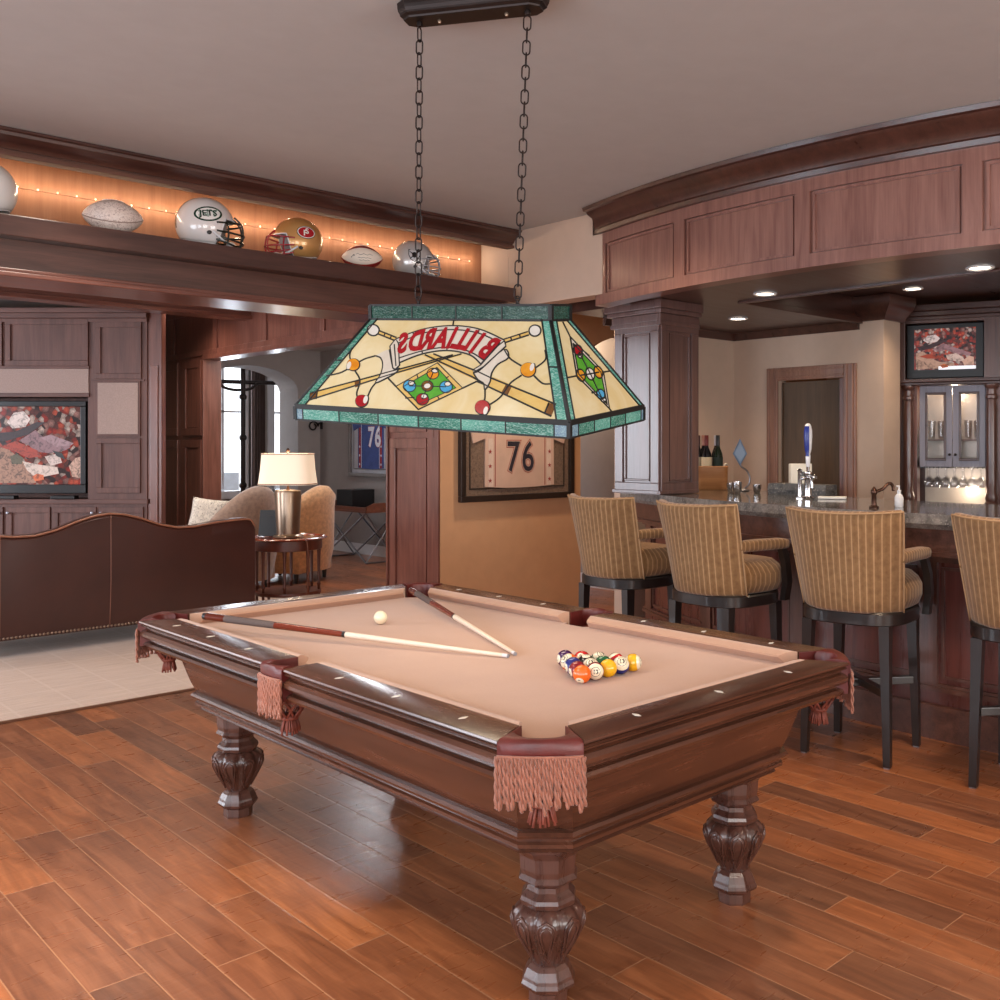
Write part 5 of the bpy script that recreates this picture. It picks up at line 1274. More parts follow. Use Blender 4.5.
def make_ball2(lb, px, Y, ang, tilt, kind, sc):
    p = onY(px, 300, Y)
    t = thing('football', lb, 'football', (p.x, p.y, ZS + .005 + .088 * sc), math.radians(ang), 'footballs on the lit shelf'); t.scale = (sc,) * 3
    g = G('football_leather'); x, y, z = g.sep(g.coord())
    if kind == 'white':
        n = g.noise(g.scale(g.coord(), (60, 60, 90)), 1.0, 3, .7, 2.0); c = g.ramp(n, [(.52, lin(232, 216, 206)), (.62, lin(158, 128, 120)), (.7, lin(228, 214, 206))])
        seam = g.math('LESS_THAN', g.math('ABSOLUTE', g.math('ADD', z, g.math('MULTIPLY', y, -.5))), .003); c = g.mix(seam, c, lin(150, 126, 116))
    else:
        f = g.math('GREATER_THAN', g.math('SUBTRACT', g.math('MULTIPLY', y, -1.0), g.math('ABSOLUTE', g.math('ADD', z, -.005))), .004)
        c = g.mix(f, lin(140, 34, 30), lin(236, 222, 206))
    g.set(col=c, rough=.4); g.bump(g.noise(g.coord(), 300, 1), .15, .002)
    mb = MB(); prof = []
    for i in range(33): u = -1 + 2 * i / 32; prof.append((max(.086 * (1 - u * u) ** .72, .0008), .142 * u))
    mb.lathe(prof, 32, M=Matrix.Rotation(PI / 2, 4, 'Y')); mb.build('leather_body', g.m, t, smooth=True, ang=180)
    mb = MB(); R = lambda x: .086 * (1 - (x / .142) ** 2) ** .72 + .002
    for k in range(-3, 4): xx = k * .013; mb.tube([(xx, -.012, math.sqrt(R(xx) ** 2 - .012 ** 2)), (xx, .0, R(xx) + .002), (xx, .012, math.sqrt(R(xx) ** 2 - .012 ** 2))], .0025, 6)
    mb.tube([(k * .01, 0, R(k * .01) + .001) for k in range(-5, 6)], .002, 6); mb.build('laces', M['white'], t, smooth=True, ang=180)
    if kind != 'white':
        mb = MB()
        for (x0, x1, zz, amp, fr) in ((-.045, .07, .012, .007, 150), (-.03, .06, -.012, .003, 210), (-.02, .05, -.028, .003, 210), (-.075, -.05, .0, .012, 190)):
            pts = []
            for k in range(30): xx = x0 + (x1 - x0) * k / 29; z_ = zz + amp * math.sin(xx * fr) * (.6 + .4 * math.sin(k * 1.9)); pts.append((xx, -math.sqrt(max(R(xx) ** 2 - z_ ** 2, 1e-5)), z_))
            mb.tube(pts, .0012, 4)
        mb.build('handwriting', BLK, t, smooth=True, ang=180)
    if tilt: t.rotation_euler = (math.radians(tilt), 0, math.radians(ang))
    return t
make_ball2('white autographed football lying between the white helmets on the lit shelf', 113, 5.60, -14, 0, 'white', 1.06)
make_ball2('red and white football with handwriting lying between the gold and silver helmets', 362, 5.62, -30, 0, 'red', .93)
# ------------------------------------------------------------------ rug
def mk_rug():
    g = G('beige_block_rug'); co = g.coord(); x, y, z = g.sep(co)
    n = g.noise(g.scale(co, (1.5, 26, 1)), 3, 3); c = g.ramp(n, [(.3, lin(170, 138, 116)), (.7, lin(196, 164, 138))])
    fx = g.math('ABSOLUTE', g.math('SUBTRACT', g.math('FRACT', g.math('MULTIPLY', x, 3.2)), .5)); fy = g.math('ABSOLUTE', g.math('SUBTRACT', g.math('FRACT', g.math('MULTIPLY', y, 2.6)), .5))
    ln = g.math('GREATER_THAN', fx, .475); ln2 = g.math('GREATER_THAN', fy, .475)
    c = g.mix(g.math('MULTIPLY', g.math('MAXIMUM', ln, ln2), .3), c, lin(204, 178, 154))
    g.set(col=c, rough=.95, spec=.1, sheen=.3); g.bump(g.noise(co, 250, 2), .4, .004); return g.m
mb = MB(); mb.box(-2.2, 4.58, 6.0, 9.9, .001, .014, .004); r_ = mb.build('area_rug', mk_rug()); tag(r_, 'large beige rug with a pale grid pattern under the leather sofa', 'rug')
mb = MB()
for q in ((-2.215, 4.595, 5.985, 6.0), (-2.215, 4.595, 9.9, 9.915), (-2.215, -2.2, 6.0, 9.9), (4.58, 4.595, 6.0, 9.9)): mb.box(q[0], q[1], q[2], q[3], .001, .013)
mb.build('binding', plain('brown_binding', lin(110, 74, 54), .9), r_)
# ------------------------------------------------------------------ sofa (seen from behind)
SY = 7.75
sofa_leather = plain('chestnut_leather', lin(64, 32, 25), .34, var=.1, sc=3, bump=.06, bsc=120, coat=.1)
S0, S1 = 1.47, 3.73
sf = thing('sofa', 'brown leather camelback sofa with nailhead trim seen from behind', 'sofa', (2.6, SY, .014))
prof_px = [(110, 512), (125, 513), (142, 517), (160, 523), (178, 526), (195, 525), (215, 521), (235, 518.5), (247, 517.5)]
half = [(0.0, onY(110, 512, SY).z)] + [((onY(a, b, SY).x - 2.6), onY(a, b, SY).z) for a, b in prof_px[1:]] + [(1.115, onY(250, 518, SY).z - .012), (1.13, onY(250, 518, SY).z - .06)]
def topz(x):
    x = abs(x)
    for (a, za), (b, zb) in zip(half, half[1:]):
        if a <= x <= b: t_ = (x - a) / max(b - a, 1e-6); return za + (zb - za) * t_ - .014
    return half[-1][1] - .014
mb = MB(); L = []
n = 72
for i in range(n + 1):
    x = -1.13 + 2.26 * i / n; zt = topz(x)
    bow = .02 * (1 - (x / 1.13) ** 2)
    L.append([Vector((x, y, z)) for y, z in ((.0, .12), (-bow * .5, .35), (-bow, zt - .12), (-.005 - bow, zt - .035), (.015, zt - .006), (.06, zt), (.12, zt - .02), (.15, zt - .07), (.17, .45), (.17, .12))])
mb.loft(L); mb.build('back', sofa_leather, sf, smooth=True, ang=50)
mb = MB(); mb.tube([(-1.13 + 2.26 * i / n, -.004, topz(-1.13 + 2.26 * i / n) - .012) for i in range(n + 1)], .008, 8); mb.build('top_welt', plain('pale_leather_welt', lin(150, 98, 74), .35), sf, smooth=True, ang=180)
mb = MB()
for x in (.0, -.72):
    mb.tube([(x - .0 * k, -.0235 * (1 - (x / 1.13) ** 2) * min(1, k / 4) - .001, .14 + (topz(x) - .16) * k / 10) for k in range(11)], .0035, 6)
mb.build('back_seam', plain('seam_leather', lin(126, 82, 66), .4), sf, smooth=True, ang=180)
mb = MB()
for k in range(90): x = -1.125 + 2.25 * k / 89; mb.sphere((x, -.002, .135), .0095, 1, .6, 1, 8, 6)
mb.build('nailhead_trim', M['brass'], sf, smooth=True, ang=180)
mb = MB(); mb.box(-1.0, 1.0, .17, .85, .12, .30, .02); mb.build('base', sofa_leather, sf)
for k in range(3): mb = MB(); mb.box(-.96 + .64 * k, -.96 + .64 * k + .635, .2, .9, .305, .47, .04); mb.build('seat_cushion', sofa_leather, sf, smooth=True, ang=40)
for s_ in (-1, 1):
    mb = MB(); x = s_ * 1.05; L = []
    for y, zt in ((.1, .84), (.3, .80), (.6, .66), (.88, .62), (.92, .58)):
        L.append([Vector((x + a, y, z)) for a, z in ((-.07, .12), (.07, .12), (.075, zt - .14), (.09, zt - .06), (.06, zt), (-.04, zt), (-.08, zt - .06), (-.07, zt - .14))])
    mb.loft(L); mb.build('arm', sofa_leather, sf, smooth=True, ang=60)
for x in (-1.05, 1.05):
    for y in (.06, .82): mb = MB(); mb.lathe([(.02, 0), (.03, .03), (.035, .118)], 12, c=(x, y, 0)); mb.build('leg', M['espresso'], sf, smooth=True, ang=40)
# ------------------------------------------------------------------ media cabinet and television
oT = W(0, 10)
FT = Frame((oT.x, oT.y), -PI / 4)
TU = lambda px: (px - 600) / 98.5
TZ = lambda py: 1.493 + (445 - py) / 98.5
mc = thing('media_cabinet', 'tall built-in cherry media cabinet with panelled doors around the large television', 'cabinet', M=FT.m())
u0, u1 = TU(-140), TU(147)
zc_, ztop = TZ(499), 2.86
mb = MB()
mb.box(u0, TU(-82), 0, .34, zc_, ztop); mb.box(TU(88), u1, 0, .34, zc_, ztop); mb.box(TU(-82), TU(88), 0, .34, TZ(397), ztop); mb.box(TU(-82), TU(88), .3, .34, zc_, TZ(397)); mb.box(u0, u1, 0, .34, .1, zc_ - .05)
mb.box(u0, u1, .05, .34, 0, .1)
mb.build('carcass', M['cabinet'], mc)
mb = MB(); mb.box(u1, TU(160.5), .02, .12, 0, 3.0); mb.box(u1 + .03, TU(160.5) - .03, .0, .02, .1, 2.3, .004); mb.build('filler_panel', M['cherry'], mc)
mb = MB(); mb.box(u0, u1 + .02, -.03, .34, zc_ - .05, zc_, .006); mb.build('worktop', M['cabinet_h'], mc)
mb = MB()
for z0, z1, p in ((ztop - .12, ztop - .08, .02), (ztop - .08, ztop - .03, .045), (ztop - .03, ztop + .02, .07)): mb.box(u0, u1 + p * .3, -p, .34, z0, z1, .006)
mb.build('cornice', M['cabinet_h'], mc)
def doorpanel(px0, px1, py0, py1, name, mat, cloth=None):
    a, b, c, d = TU(px0), TU(px1), TZ(py1), TZ(py0)
    mb = MB(); rails(mb, a, b, c, d, .055, .022); mb.box(a + .054, b - .054, -.004, 0, c + .054, d - .054); o = mb.build(name, mat, mc)
    if cloth:
        mb = MB(); mb.box(a + .02, b - .02, -.028, -.0225, c + .02, d - .02); mb.build('speaker_cloth', cloth, o)
    return o
clo = plain('grey_speaker_cloth', lin(168, 146, 138), .9, sc=80)
doorpanel(6, 89, 319, 366, 'door', M['cabinet']); doorpanel(-80, 3, 319, 366, 'door', M['cabinet']); doorpanel(96, 142, 322, 379, 'door', M['cabinet']); doorpanel(97, 141, 438, 493, 'door', M['cabinet']); doorpanel(97, 141, 381, 436, 'speaker_panel', M['cabinet'], clo)
mb = MB(); mb.box(TU(-80), TU(89), -.012, 0, TZ(393), TZ(368)); mb.build('speaker_panel', clo, mc)
mb = MB(); mb.box(TU(-82), TU(90), -.02, 0, TZ(369), TZ(366), .004); mb.box(TU(-82), TU(90), -.02, 0, TZ(397), TZ(393), .004); mb.box(TU(92), TU(145), -.02, 0, TZ(381), TZ(379.5)); mb.build('trim_strip', M['cabinet_h'], mc)
for a, b, kn in ((-92, -46, 1), (-44, 4, 1), (7, 51, 0), (53, 97, 1), (100, 144, 0)):
    A_, B_ = TU(a), TU(b); mb = MB(); rails(mb, A_, B_, .14, zc_ - .08, .06, .022); mb.box(A_ + .059, B_ - .059, -.004, 0, .2, zc_ - .14); o = mb.build('door', M['cabinet'], mc)
    mb = MB(); mb.lathe([(.006, 0), (.006, .015), (.014, .022), (.014, .03), (.004, .034)], 12, M=Matrix.Translation(((B_ - .03) if kn else (A_ + .03), -.022, zc_ - .14)) @ Matrix.Rotation(PI / 2, 4, 'X')); mb.build('knob', M['steel'], o, smooth=True, ang=40)
cx_, cz2 = (TU(-77) + TU(85)) / 2, (TZ(401) + TZ(493.5)) / 2
tvw, tvh = TU(85) - TU(-77), TZ(401) - TZ(493.5)
t = thing('television', 'large black television showing a football crowd in the media cabinet', 'television', M=FT.m() @ Matrix.Translation((cx_, .06, cz2)))
mb = MB()
bz = .055
for q in ((-tvw / 2, tvw / 2, tvh / 2 - bz, tvh / 2), (-tvw / 2, tvw / 2, -tvh / 2, -tvh / 2 + .09), (-tvw / 2, -tvw / 2 + bz, -tvh / 2 + .09, tvh / 2 - bz), (tvw / 2 - bz, tvw / 2, -tvh / 2 + .09, tvh / 2 - bz)): mb.box(q[0], q[1], -.05, .17, q[2], q[3], .006)
mb.box(-tvw / 2 + .01, tvw / 2 - .01, .0, .18, -tvh / 2 + .01, tvh / 2 - .01); mb.build('casing', plain('satin_black_plastic', lin(10, 9, 12), .35), t)
mb = MB(); sx_, sz0, sz1 = tvw / 2 - bz, -tvh / 2 + .09, tvh / 2 - bz
mb.box(-sx_, sx_, -.012, -.0005, sz0, sz1); s_ = mb.build('screen', mk_screen('crowd_screen_large', 19, 19, 1.05, 5.1), t)
# figures on the visible right part of the picture
pe = bpy.data.objects.new('picture', None); bpy.data.objects.remove(pe)
def shifted_players():
    mbx = []
    w_, h_ = TU(80) - TU(-4), sz1 - sz0; cx3 = (TU(80) + TU(-4)) / 2 - cx_; cz3 = (sz0 + sz1) / 2; y = -.0132
    for pts, c in (([(-.5, -.48), (-.5, -.02), (-.42, -.02), (-.3, -.12), (-.22, -.2), (-.1, -.36), (-.05, -.48)], lin(178, 130, 108)),
                   ([(-.22, -.2), (-.05, -.24), (.2, -.28), (.22, -.36), (-.05, -.42), (-.16, -.32)], lin(232, 204, 192)),
                   ([(-.26, .06), (-.06, .2), (.04, .1), (.3, .05), (.36, -.02), (.3, -.06), (.12, -.1), (-.05, -.08), (-.14, .0)], lin(152, 112, 118)),
                   ([(.0, .1), (.12, .14), (.4, .03), (.36, .0), (.2, -.02)], lin(172, 134, 140)), ([(-.4, .3), (-.32, .42), (-.2, .44), (-.12, .34), (-.18, .24), (-.34, .22)], lin(236, 212, 206)),
                   ([(-.5, .16), (-.3, .18), (-.05, .3), (.06, .3), (-.15, .14), (-.4, .06), (-.5, .06)], lin(56, 34, 40)), ([(.05, -.14), (.22, -.1), (.26, -.22), (.12, -.26)], lin(226, 198, 190)), ([(.14, -.06), (.26, -.1), (.3, -.18), (.2, -.14)], lin(40, 44, 46)),
                   ([(-.48, -.02), (-.3, .06), (-.04, -.06), (.02, -.14), (-.14, -.16), (-.3, -.08)], lin(176, 60, 40)), ([(.34, -.26), (.42, -.16), (.5, -.14), (.5, -.42), (.38, -.4)], lin(214, 166, 146)), ([(-.1, -.4), (-.04, -.36), (.04, -.38), (.04, -.44), (-.06, -.46)], lin(228, 110, 60)),
                   ([(-.36, -.14), (-.28, -.1), (-.2, -.16), (-.22, -.24), (-.34, -.24)], lin(104, 92, 72))):
        mb = MB(); mb.poly([Vector((cx3 + a * w_, y, cz3 + b * h_)) for a, b in pts]); mb.build('screen_figure', figure_mat(c, .85), s_); y -= .0006
shifted_players()
for px, w_, lb in ((8, .2, 'small black remote control lying left under the television screen'), (66, .24, 'flat black media player lying under the right end of the television')):
    mb = MB(); mb.box(-w_ / 2, w_ / 2, -.045, .045, 0, .035, .008); o = mb.build('media_player' if px > 20 else 'remote_control', M['black'], M=FT.m() @ Matrix.Translation((TU(px), .03 if False else -.0 + .02, zc_ + .001)) if False else FT.m() @ Matrix.Translation((TU(px), .03 - .055, zc_ + .001))); tag(o, lb, 'remote' if px < 20 else 'media player')
# ------------------------------------------------------------------ side table, lamp
c = W((288 - 600) / 985 * 8.95, 8.95)
ZT = .655
M['side_leg'] = wood('side_table_wood', lin(70, 30, 20), lin(112, 56, 38), 2, .4, coat=.05)
st = thing('side_table', 'round mahogany side table with many slim legs beside the sofa end', 'table', (c.x, c.y, .014))
mb = MB(); mb.lathe([(.30, ZT - .03), (.335, ZT - .026), (.345, ZT - .016), (.335, ZT - .006), (.32, ZT - .004), (.31, ZT - .014), (.01, ZT - .014)], 48); mb.build('tabletop', wood('red_mahogany', lin(96, 34, 20), lin(150, 66, 40), 0, .15, coat=.6), st, smooth=True, ang=40)
mb = MB(); mb.lathe([(.29, ZT - .12), (.30, ZT - .115), (.30, ZT - .031)], 40); mb.build('apron', M['side_leg'], st, smooth=True, ang=40)
for k in range(8):
    a = 2 * PI * k / 8 + .2; mb = MB(); mb.lathe([(.013, 0), (.02, .02), (.013, .05), (.012, .2), (.018, .21), (.012, .225), (.014, .45), (.018, ZT - .121)], 12, c=(.27 * math.cos(a), .27 * math.sin(a), 0)); mb.build('leg', M['side_leg'], st, smooth=True, ang=40)
mb = MB(); mb.lathe([(.24, .135), (.29, .135), (.295, .15), (.29, .165), (.24, .165)], 40); mb.build('lower_ring', M['side_leg'], st, smooth=True, ang=40)
lp = thing('table_lamp', 'lit table lamp with cream shade and tall brass base on the round side table', 'lamp', (c.x, c.y, .014 + ZT - .0135), -PI / 4)
mb = MB(); mb.lathe([(.13, 0), (.135, .006), (.13, .016), (.105, .024), (.10, .03), (.118, .40), (.112, .425), (.06, .432)], 36); mb.build('base', M['brass'], lp, smooth=True, ang=35)
mb = MB(); mb.lathe([(.02, .43), (.014, .44), (.008, .47), (.008, .77), (.014, .775), (.018, .79), (.008, .81)], 14); mb.build('stem', M['bronze'], lp, smooth=True, ang=40)
gsh = G('linen_shade'); z = gsh.sep(gsh.coord())[2]; gsh.set(col=lin(236, 220, 200), emc=lin(255, 228, 196), ems=.5, rough=.9)
mb = MB(); mb.loft([[Vector((x, y, z)) for x, y in sup(a, b, 44, 4)] for z, a, b in ((.478, .246, .188), (.485, .243, .186), (.62, .226, .172), (.755, .216, .165), (.762, .218, .167))] + [[Vector((x, y, z)) for x, y in sup(a, b, 44, 4)] for z, a, b in ((.762, .210, .158), (.62, .218, .165), (.478, .238, .181))], cap=False, ring=False); sh = mb.build('lamp_shade', gsh.m, lp, smooth=True, ang=40)
mb = MB()
for z_, a, b in ((.486, .2445, .187), (.756, .2175, .166)): mb.tube([(x, y, z_) for x, y in sup(a, b, 44, 4)], .005, 6, closed=True)
mb.build('shade_trim', plain('brown_braid', lin(170, 130, 110), .8), sh, smooth=True, ang=180)
pt = bpy.data.lights.new('table_lamp_bulb', 'POINT'); pt.energy = 9; pt.color = (1, .8, .56); pt.shadow_soft_size = .05
po = bpy.data.objects.new('table_lamp_bulb', pt); COL.objects.link(po); po.location = (c.x, c.y, 1.42)
rv = Matrix.Rotation(-PI / 4, 3, 'Z')
mb = MB(); mb.tube(catmull([(.10, -.08, .012), (.2, -.22, .008), (.25, -.255, -.03), (.262, -.265, -.2), (.25, -.26, -.45), (.2, -.3, -.6)], 8), .006, 6); mb.build('cord', plain('brown_flex', lin(112, 66, 46), .6), lp, smooth=True, ang=180)
q = Vector((c.x, c.y, 0)) + rv @ Vector((-.19, .06, 0))
pf = thing('photo_frame', 'black photo frame leaning on the round side table behind the lamp', 'photo frame', (q.x, q.y, .014 + ZT - .0135), -PI / 4)
Rx = Matrix.Rotation(-.22, 4, 'X')
mb = MB(); mb.box(-.1, .1, -.008, .008, .003, .245, .003, M=Rx); mb.build('frame', M['black'], pf)
mb = MB(); mb.box(-.02, .02, .0, .01, 0.002, .2, M=Matrix.Translation((0, .1, 0)) @ Matrix.Rotation(.35, 4, 'X')); mb.build('strut', M['black'], pf)
# ------------------------------------------------------------------ armchairs and cushions
def armchair(px, d, zt, ang, col, lb):
    c = W((px - 600) / 985 * d, d)
    t = thing('armchair', lb, 'armchair', (c.x, c.y, 0.0), math.radians(ang), 'rounded armchairs beyond the side table')
    m = plain('chair_upholstery', col, .9, var=.12, sc=30, sheen=.3, bump=.1)
    mb = MB(); L = []
    for i in range(25):
        a = math.radians(95 + (265 - 95) * i / 24); k = math.sin(math.radians(180 * i / 24)); h = .60 + (zt - .60) * k ** .85
        cs, sn = math.cos(a), math.sin(a); R0_ = .33; R1_ = .46; L.append([Vector((cs * r_, sn * r_, z)) for r_, z in ((R0_, .2), (R1_ - .05, .12), (R1_, .35), (R1_ + .01, h - .16), (R1_ + .02, h - .07), (R1_ - .03, h - .005), (R0_ + .04, h), (R0_ - .02, h - .06), (R0_ - .01, h - .15))])
    mb.loft(L); mb.build('backrest', m, t, smooth=True, ang=70)
    for s_ in (-1, 1):
        mb = MB(); L = []
        for x, zz in ((-.06, .60), (.1, .60), (.3, .585), (.36, .56), (.38, .5)): L.append([Vector((x, s_ * .385 + a, z)) for a, z in ((-.06, .12), (.06, .12), (.065, zz - .1), (.07, zz - .04), (.03, zz), (-.03, zz), (-.07, zz - .04), (-.065, zz - .1))])
        mb.loft(L); mb.build('arm', m, t, smooth=True, ang=60)
    mb = MB(); mb.box(-.32, .4, -.32, .32, .10, .30, .03); mb.build('base', m, t, smooth=True, ang=40)
    mb = MB(); mb.box(-.30, .42, -.318, .318, .305, .46, .05); mb.build('seat_cushion', m, t, smooth=True, ang=40)
    for x in (-.25, .33):
        for y in (-.27, .27): mb = MB(); mb.lathe([(.018, .0), (.028, .099)], 10, c=(x, y, 0)); mb.build('leg', M['espresso'], t)
    return t, c
def cushion(loc, rot, s, lb):
    g = G('patterned_cushion_cloth'); n = g.noise(g.coord(), 16, 1, .4, 3.5); g.set(col=g.ramp(n, [(.44, lin(224, 214, 200)), (.49, lin(92, 78, 72)), (.53, lin(226, 216, 202))]), rough=.9)
    mb = MB(); L = []
    n_ = 14
    def P(i, j, sd): u, v = -1 + 2 * i / n_, -1 + 2 * j / n_; b = max(0, (1 - u ** 4) * (1 - v ** 4)) ** .6; pin = 1 - .06 * (1 - abs(u)) * abs(v) ; return Vector((u * s * (1 - .07 * (1 - v * v) * abs(u)), v * s * (1 - .07 * (1 - u * u) * abs(v)), sd * .07 * b))
    for sd in (1, -1):
        G_ = [[mb.bm.verts.new(P(i, j, sd)) for j in range(n_ + 1)] for i in range(n_ + 1)]
        for i in range(n_):
            for j in range(n_): mb.face([G_[i][j], G_[i + 1][j], G_[i + 1][j + 1], G_[i][j + 1]])
    bmesh.ops.remove_doubles(mb.bm, verts=mb.bm.verts[:], dist=.0005)
    o = mb.build('throw_pillow', g.m, smooth=True, ang=180); o.location = loc; o.rotation_euler = rot; tag(o, lb, 'cushion', 'patterned throw pillows')
ac1, p1 = armchair(229, 10.0, 1.07, 112, lin(150, 124, 108), 'grey brown rounded armchair seen just above the right end of the leather sofa')
ac1.location.z = .014
ac2, p2 = armchair(291, 10.95, 1.05, 118, lin(196, 150, 108), 'tan rounded armchair standing behind the lit table lamp')
ca_, cb_ = W((208 - 600) / 985 * 9.75, 9.75), W((262 - 600) / 985 * 10.7, 10.7)
cushion((ca_.x, ca_.y, .80), (math.radians(72), 0.15, math.radians(-30)), .17, 'pale patterned throw pillow standing on the grey brown armchair')
cushion((cb_.x, cb_.y, .80), (math.radians(72), -.1, math.radians(-30)), .17, 'pale patterned throw pillow on the tan armchair half hidden by the lamp')
# ------------------------------------------------------------------ folding tray table with a black box
X0, X1, Y0, Y1, ZTT = 6.62, 7.12, 10.75, 11.85, .64
tt = thing('tray_table', 'folding tray table with crossed metal legs by the sun room wall', 'table', ((X0 + X1) / 2, (Y0 + Y1) / 2, 0))
hx, hy = (X1 - X0) / 2, (Y1 - Y0) / 2
mb = MB(); mb.box(-hx, hx, -hy, hy, ZTT, ZTT + .02)
for q in ((-hx, -hx + .02, -hy, hy), (hx - .02, hx, -hy, hy)): mb.box(q[0], q[1], q[2], q[3], ZTT + .02, ZTT + .07, .004)
for s_ in (-1, 1): mb.loft([[Vector((-hx + 2 * hx * f, s_ * hy - s_ * .02 * k, z)) for z in (ZTT + .02, ZTT + .07 + .05 * math.sin(PI * f))][:: 1] for k in (0, 1) for f in ()] or [[Vector((x, s_ * hy - (.02 if s_ > 0 else 0), z)) for x, z in ((-hx, ZTT + .02), (hx, ZTT + .02), (hx, ZTT + .07), (hx * .5, ZTT + .12), (-hx * .5, ZTT + .12), (-hx, ZTT + .07))], [Vector((x, s_ * hy + (.02 if s_ < 0 else 0), z)) for x, z in ((-hx, ZTT + .02), (hx, ZTT + .02), (hx, ZTT + .07), (hx * .5, ZTT + .12), (-hx * .5, ZTT + .12), (-hx, ZTT + .07))]])
mb.build('tray', wood('tray_wood', lin(86, 44, 30), lin(128, 74, 50), 1, .3), tt)
for x in (-hx + .02, hx - .02):
    for s_ in (-1, 1): mb = MB(); mb.tube([(x + .004 * s_, -s_ * (hy - .03), .012), (x + .004 * s_, s_ * (hy - .03), ZTT - .004)], .012, 8); mb.build('leg', M['steel'], tt, smooth=True, ang=50)
mb = MB()
for s_ in (-1, 1): mb.tube([(-hx + .02, s_ * (hy - .03), .012), (hx - .02, s_ * (hy - .03), .012)], .011, 8); mb.tube([(-hx + .02, s_ * (hy - .03), .014), (hx - .02, s_ * (hy - .03), ZTT - .01)], .009, 8); mb.tube([(hx - .02, s_ * (hy - .03), .014), (-hx + .02, s_ * (hy - .03), ZTT - .01)], .009, 8)
mb.build('crossbar', M['steel'], tt, smooth=True, ang=50)
mb = MB(); mb.box(-.17, .17, -.18, .18, 0, .25, .004); o = mb.build('speaker_box', M['black'], M=Matrix.Translation((6.88, 11.42, ZTT + .021)) @ Matrix.Rotation(.05, 4, 'Z')); tag(o, 'plain black box standing on the folding tray table', 'box')
# ------------------------------------------------------------------ iron stand, curtain, wall hook
p = onY(243, 430, 13.95)
t = thing('iron_stand', 'tall black wrought iron post with a cross arm in front of the bright arched window', 'stand', (p.x, p.y, 0))
mb = MB(); mb.tube([(0, 0, .01), (0, 0, 2.62)], .035, 10); mb.lathe([(.16, 0), (.16, .015), (.05, .03), (.04, .05)], 18); mb.build('post', M['black_metal'], t, smooth=True, ang=40)
mb = MB(); mb.tube([(-.42, .16, 2.42), (.55, -.1, 2.42)], .03, 8); mb.tube(catmull([(-.3, .1, 2.42), (-.25, .1, 2.34), (-.1, .04, 2.3), (.1, 0, 2.32), (.2, -.04, 2.4)], 6), .022, 8)
for z in (1.6, .9, 2.2): mb.sphere((0, 0, z), .055)
mb.build('cross_arm', M['black_metal'], t, smooth=True, ang=50)
pc0, pc1 = onY(252, 430, 14.5), onY(265, 430, 14.5)
mb = MB(); L = []
nn = 24
for z in (.02, 2.75): L.append([Vector((pc0.x + (pc1.x - pc0.x) * i / nn, 14.5 + .03 * math.sin(i * 1.3), z)) for i in range(nn + 1)] + [Vector((pc0.x + (pc1.x - pc0.x) * i / nn, 14.52 + .03 * math.sin(i * 1.3), z)) for i in range(nn, -1, -1)])
mb.loft(L); o = mb.build('curtain', plain('taupe_curtain_cloth', lin(96, 80, 76), .9), smooth=True, ang=50); tag(o, 'dark taupe curtain hanging between the two bright sun room windows', 'curtain')
p = onX(322, 425, 7.25)
t = thing('wall_hook', 'small black scrolled iron hook on the sun room wall beside the blue jersey', 'hook', (7.244, p.y, p.z))
mb = MB(); mb.box(-.012, .004, -.025, .025, -.06, .1, .003); mb.build('wall_plate', M['black_metal'], t)
mb = MB(); pts = [(-.012 - .12 + .075 * math.cos(a) * (1 - a / 14), 0, -.02 + .075 * math.sin(a) * (1 - a / 14)) for a in [k * .3 for k in range(0, 26)]]; mb.tube([(-.01, 0, .02), (-.04, 0, .03)] + pts, .011, 7); mb.build('scroll', M['black_metal'], t, smooth=True, ang=180)
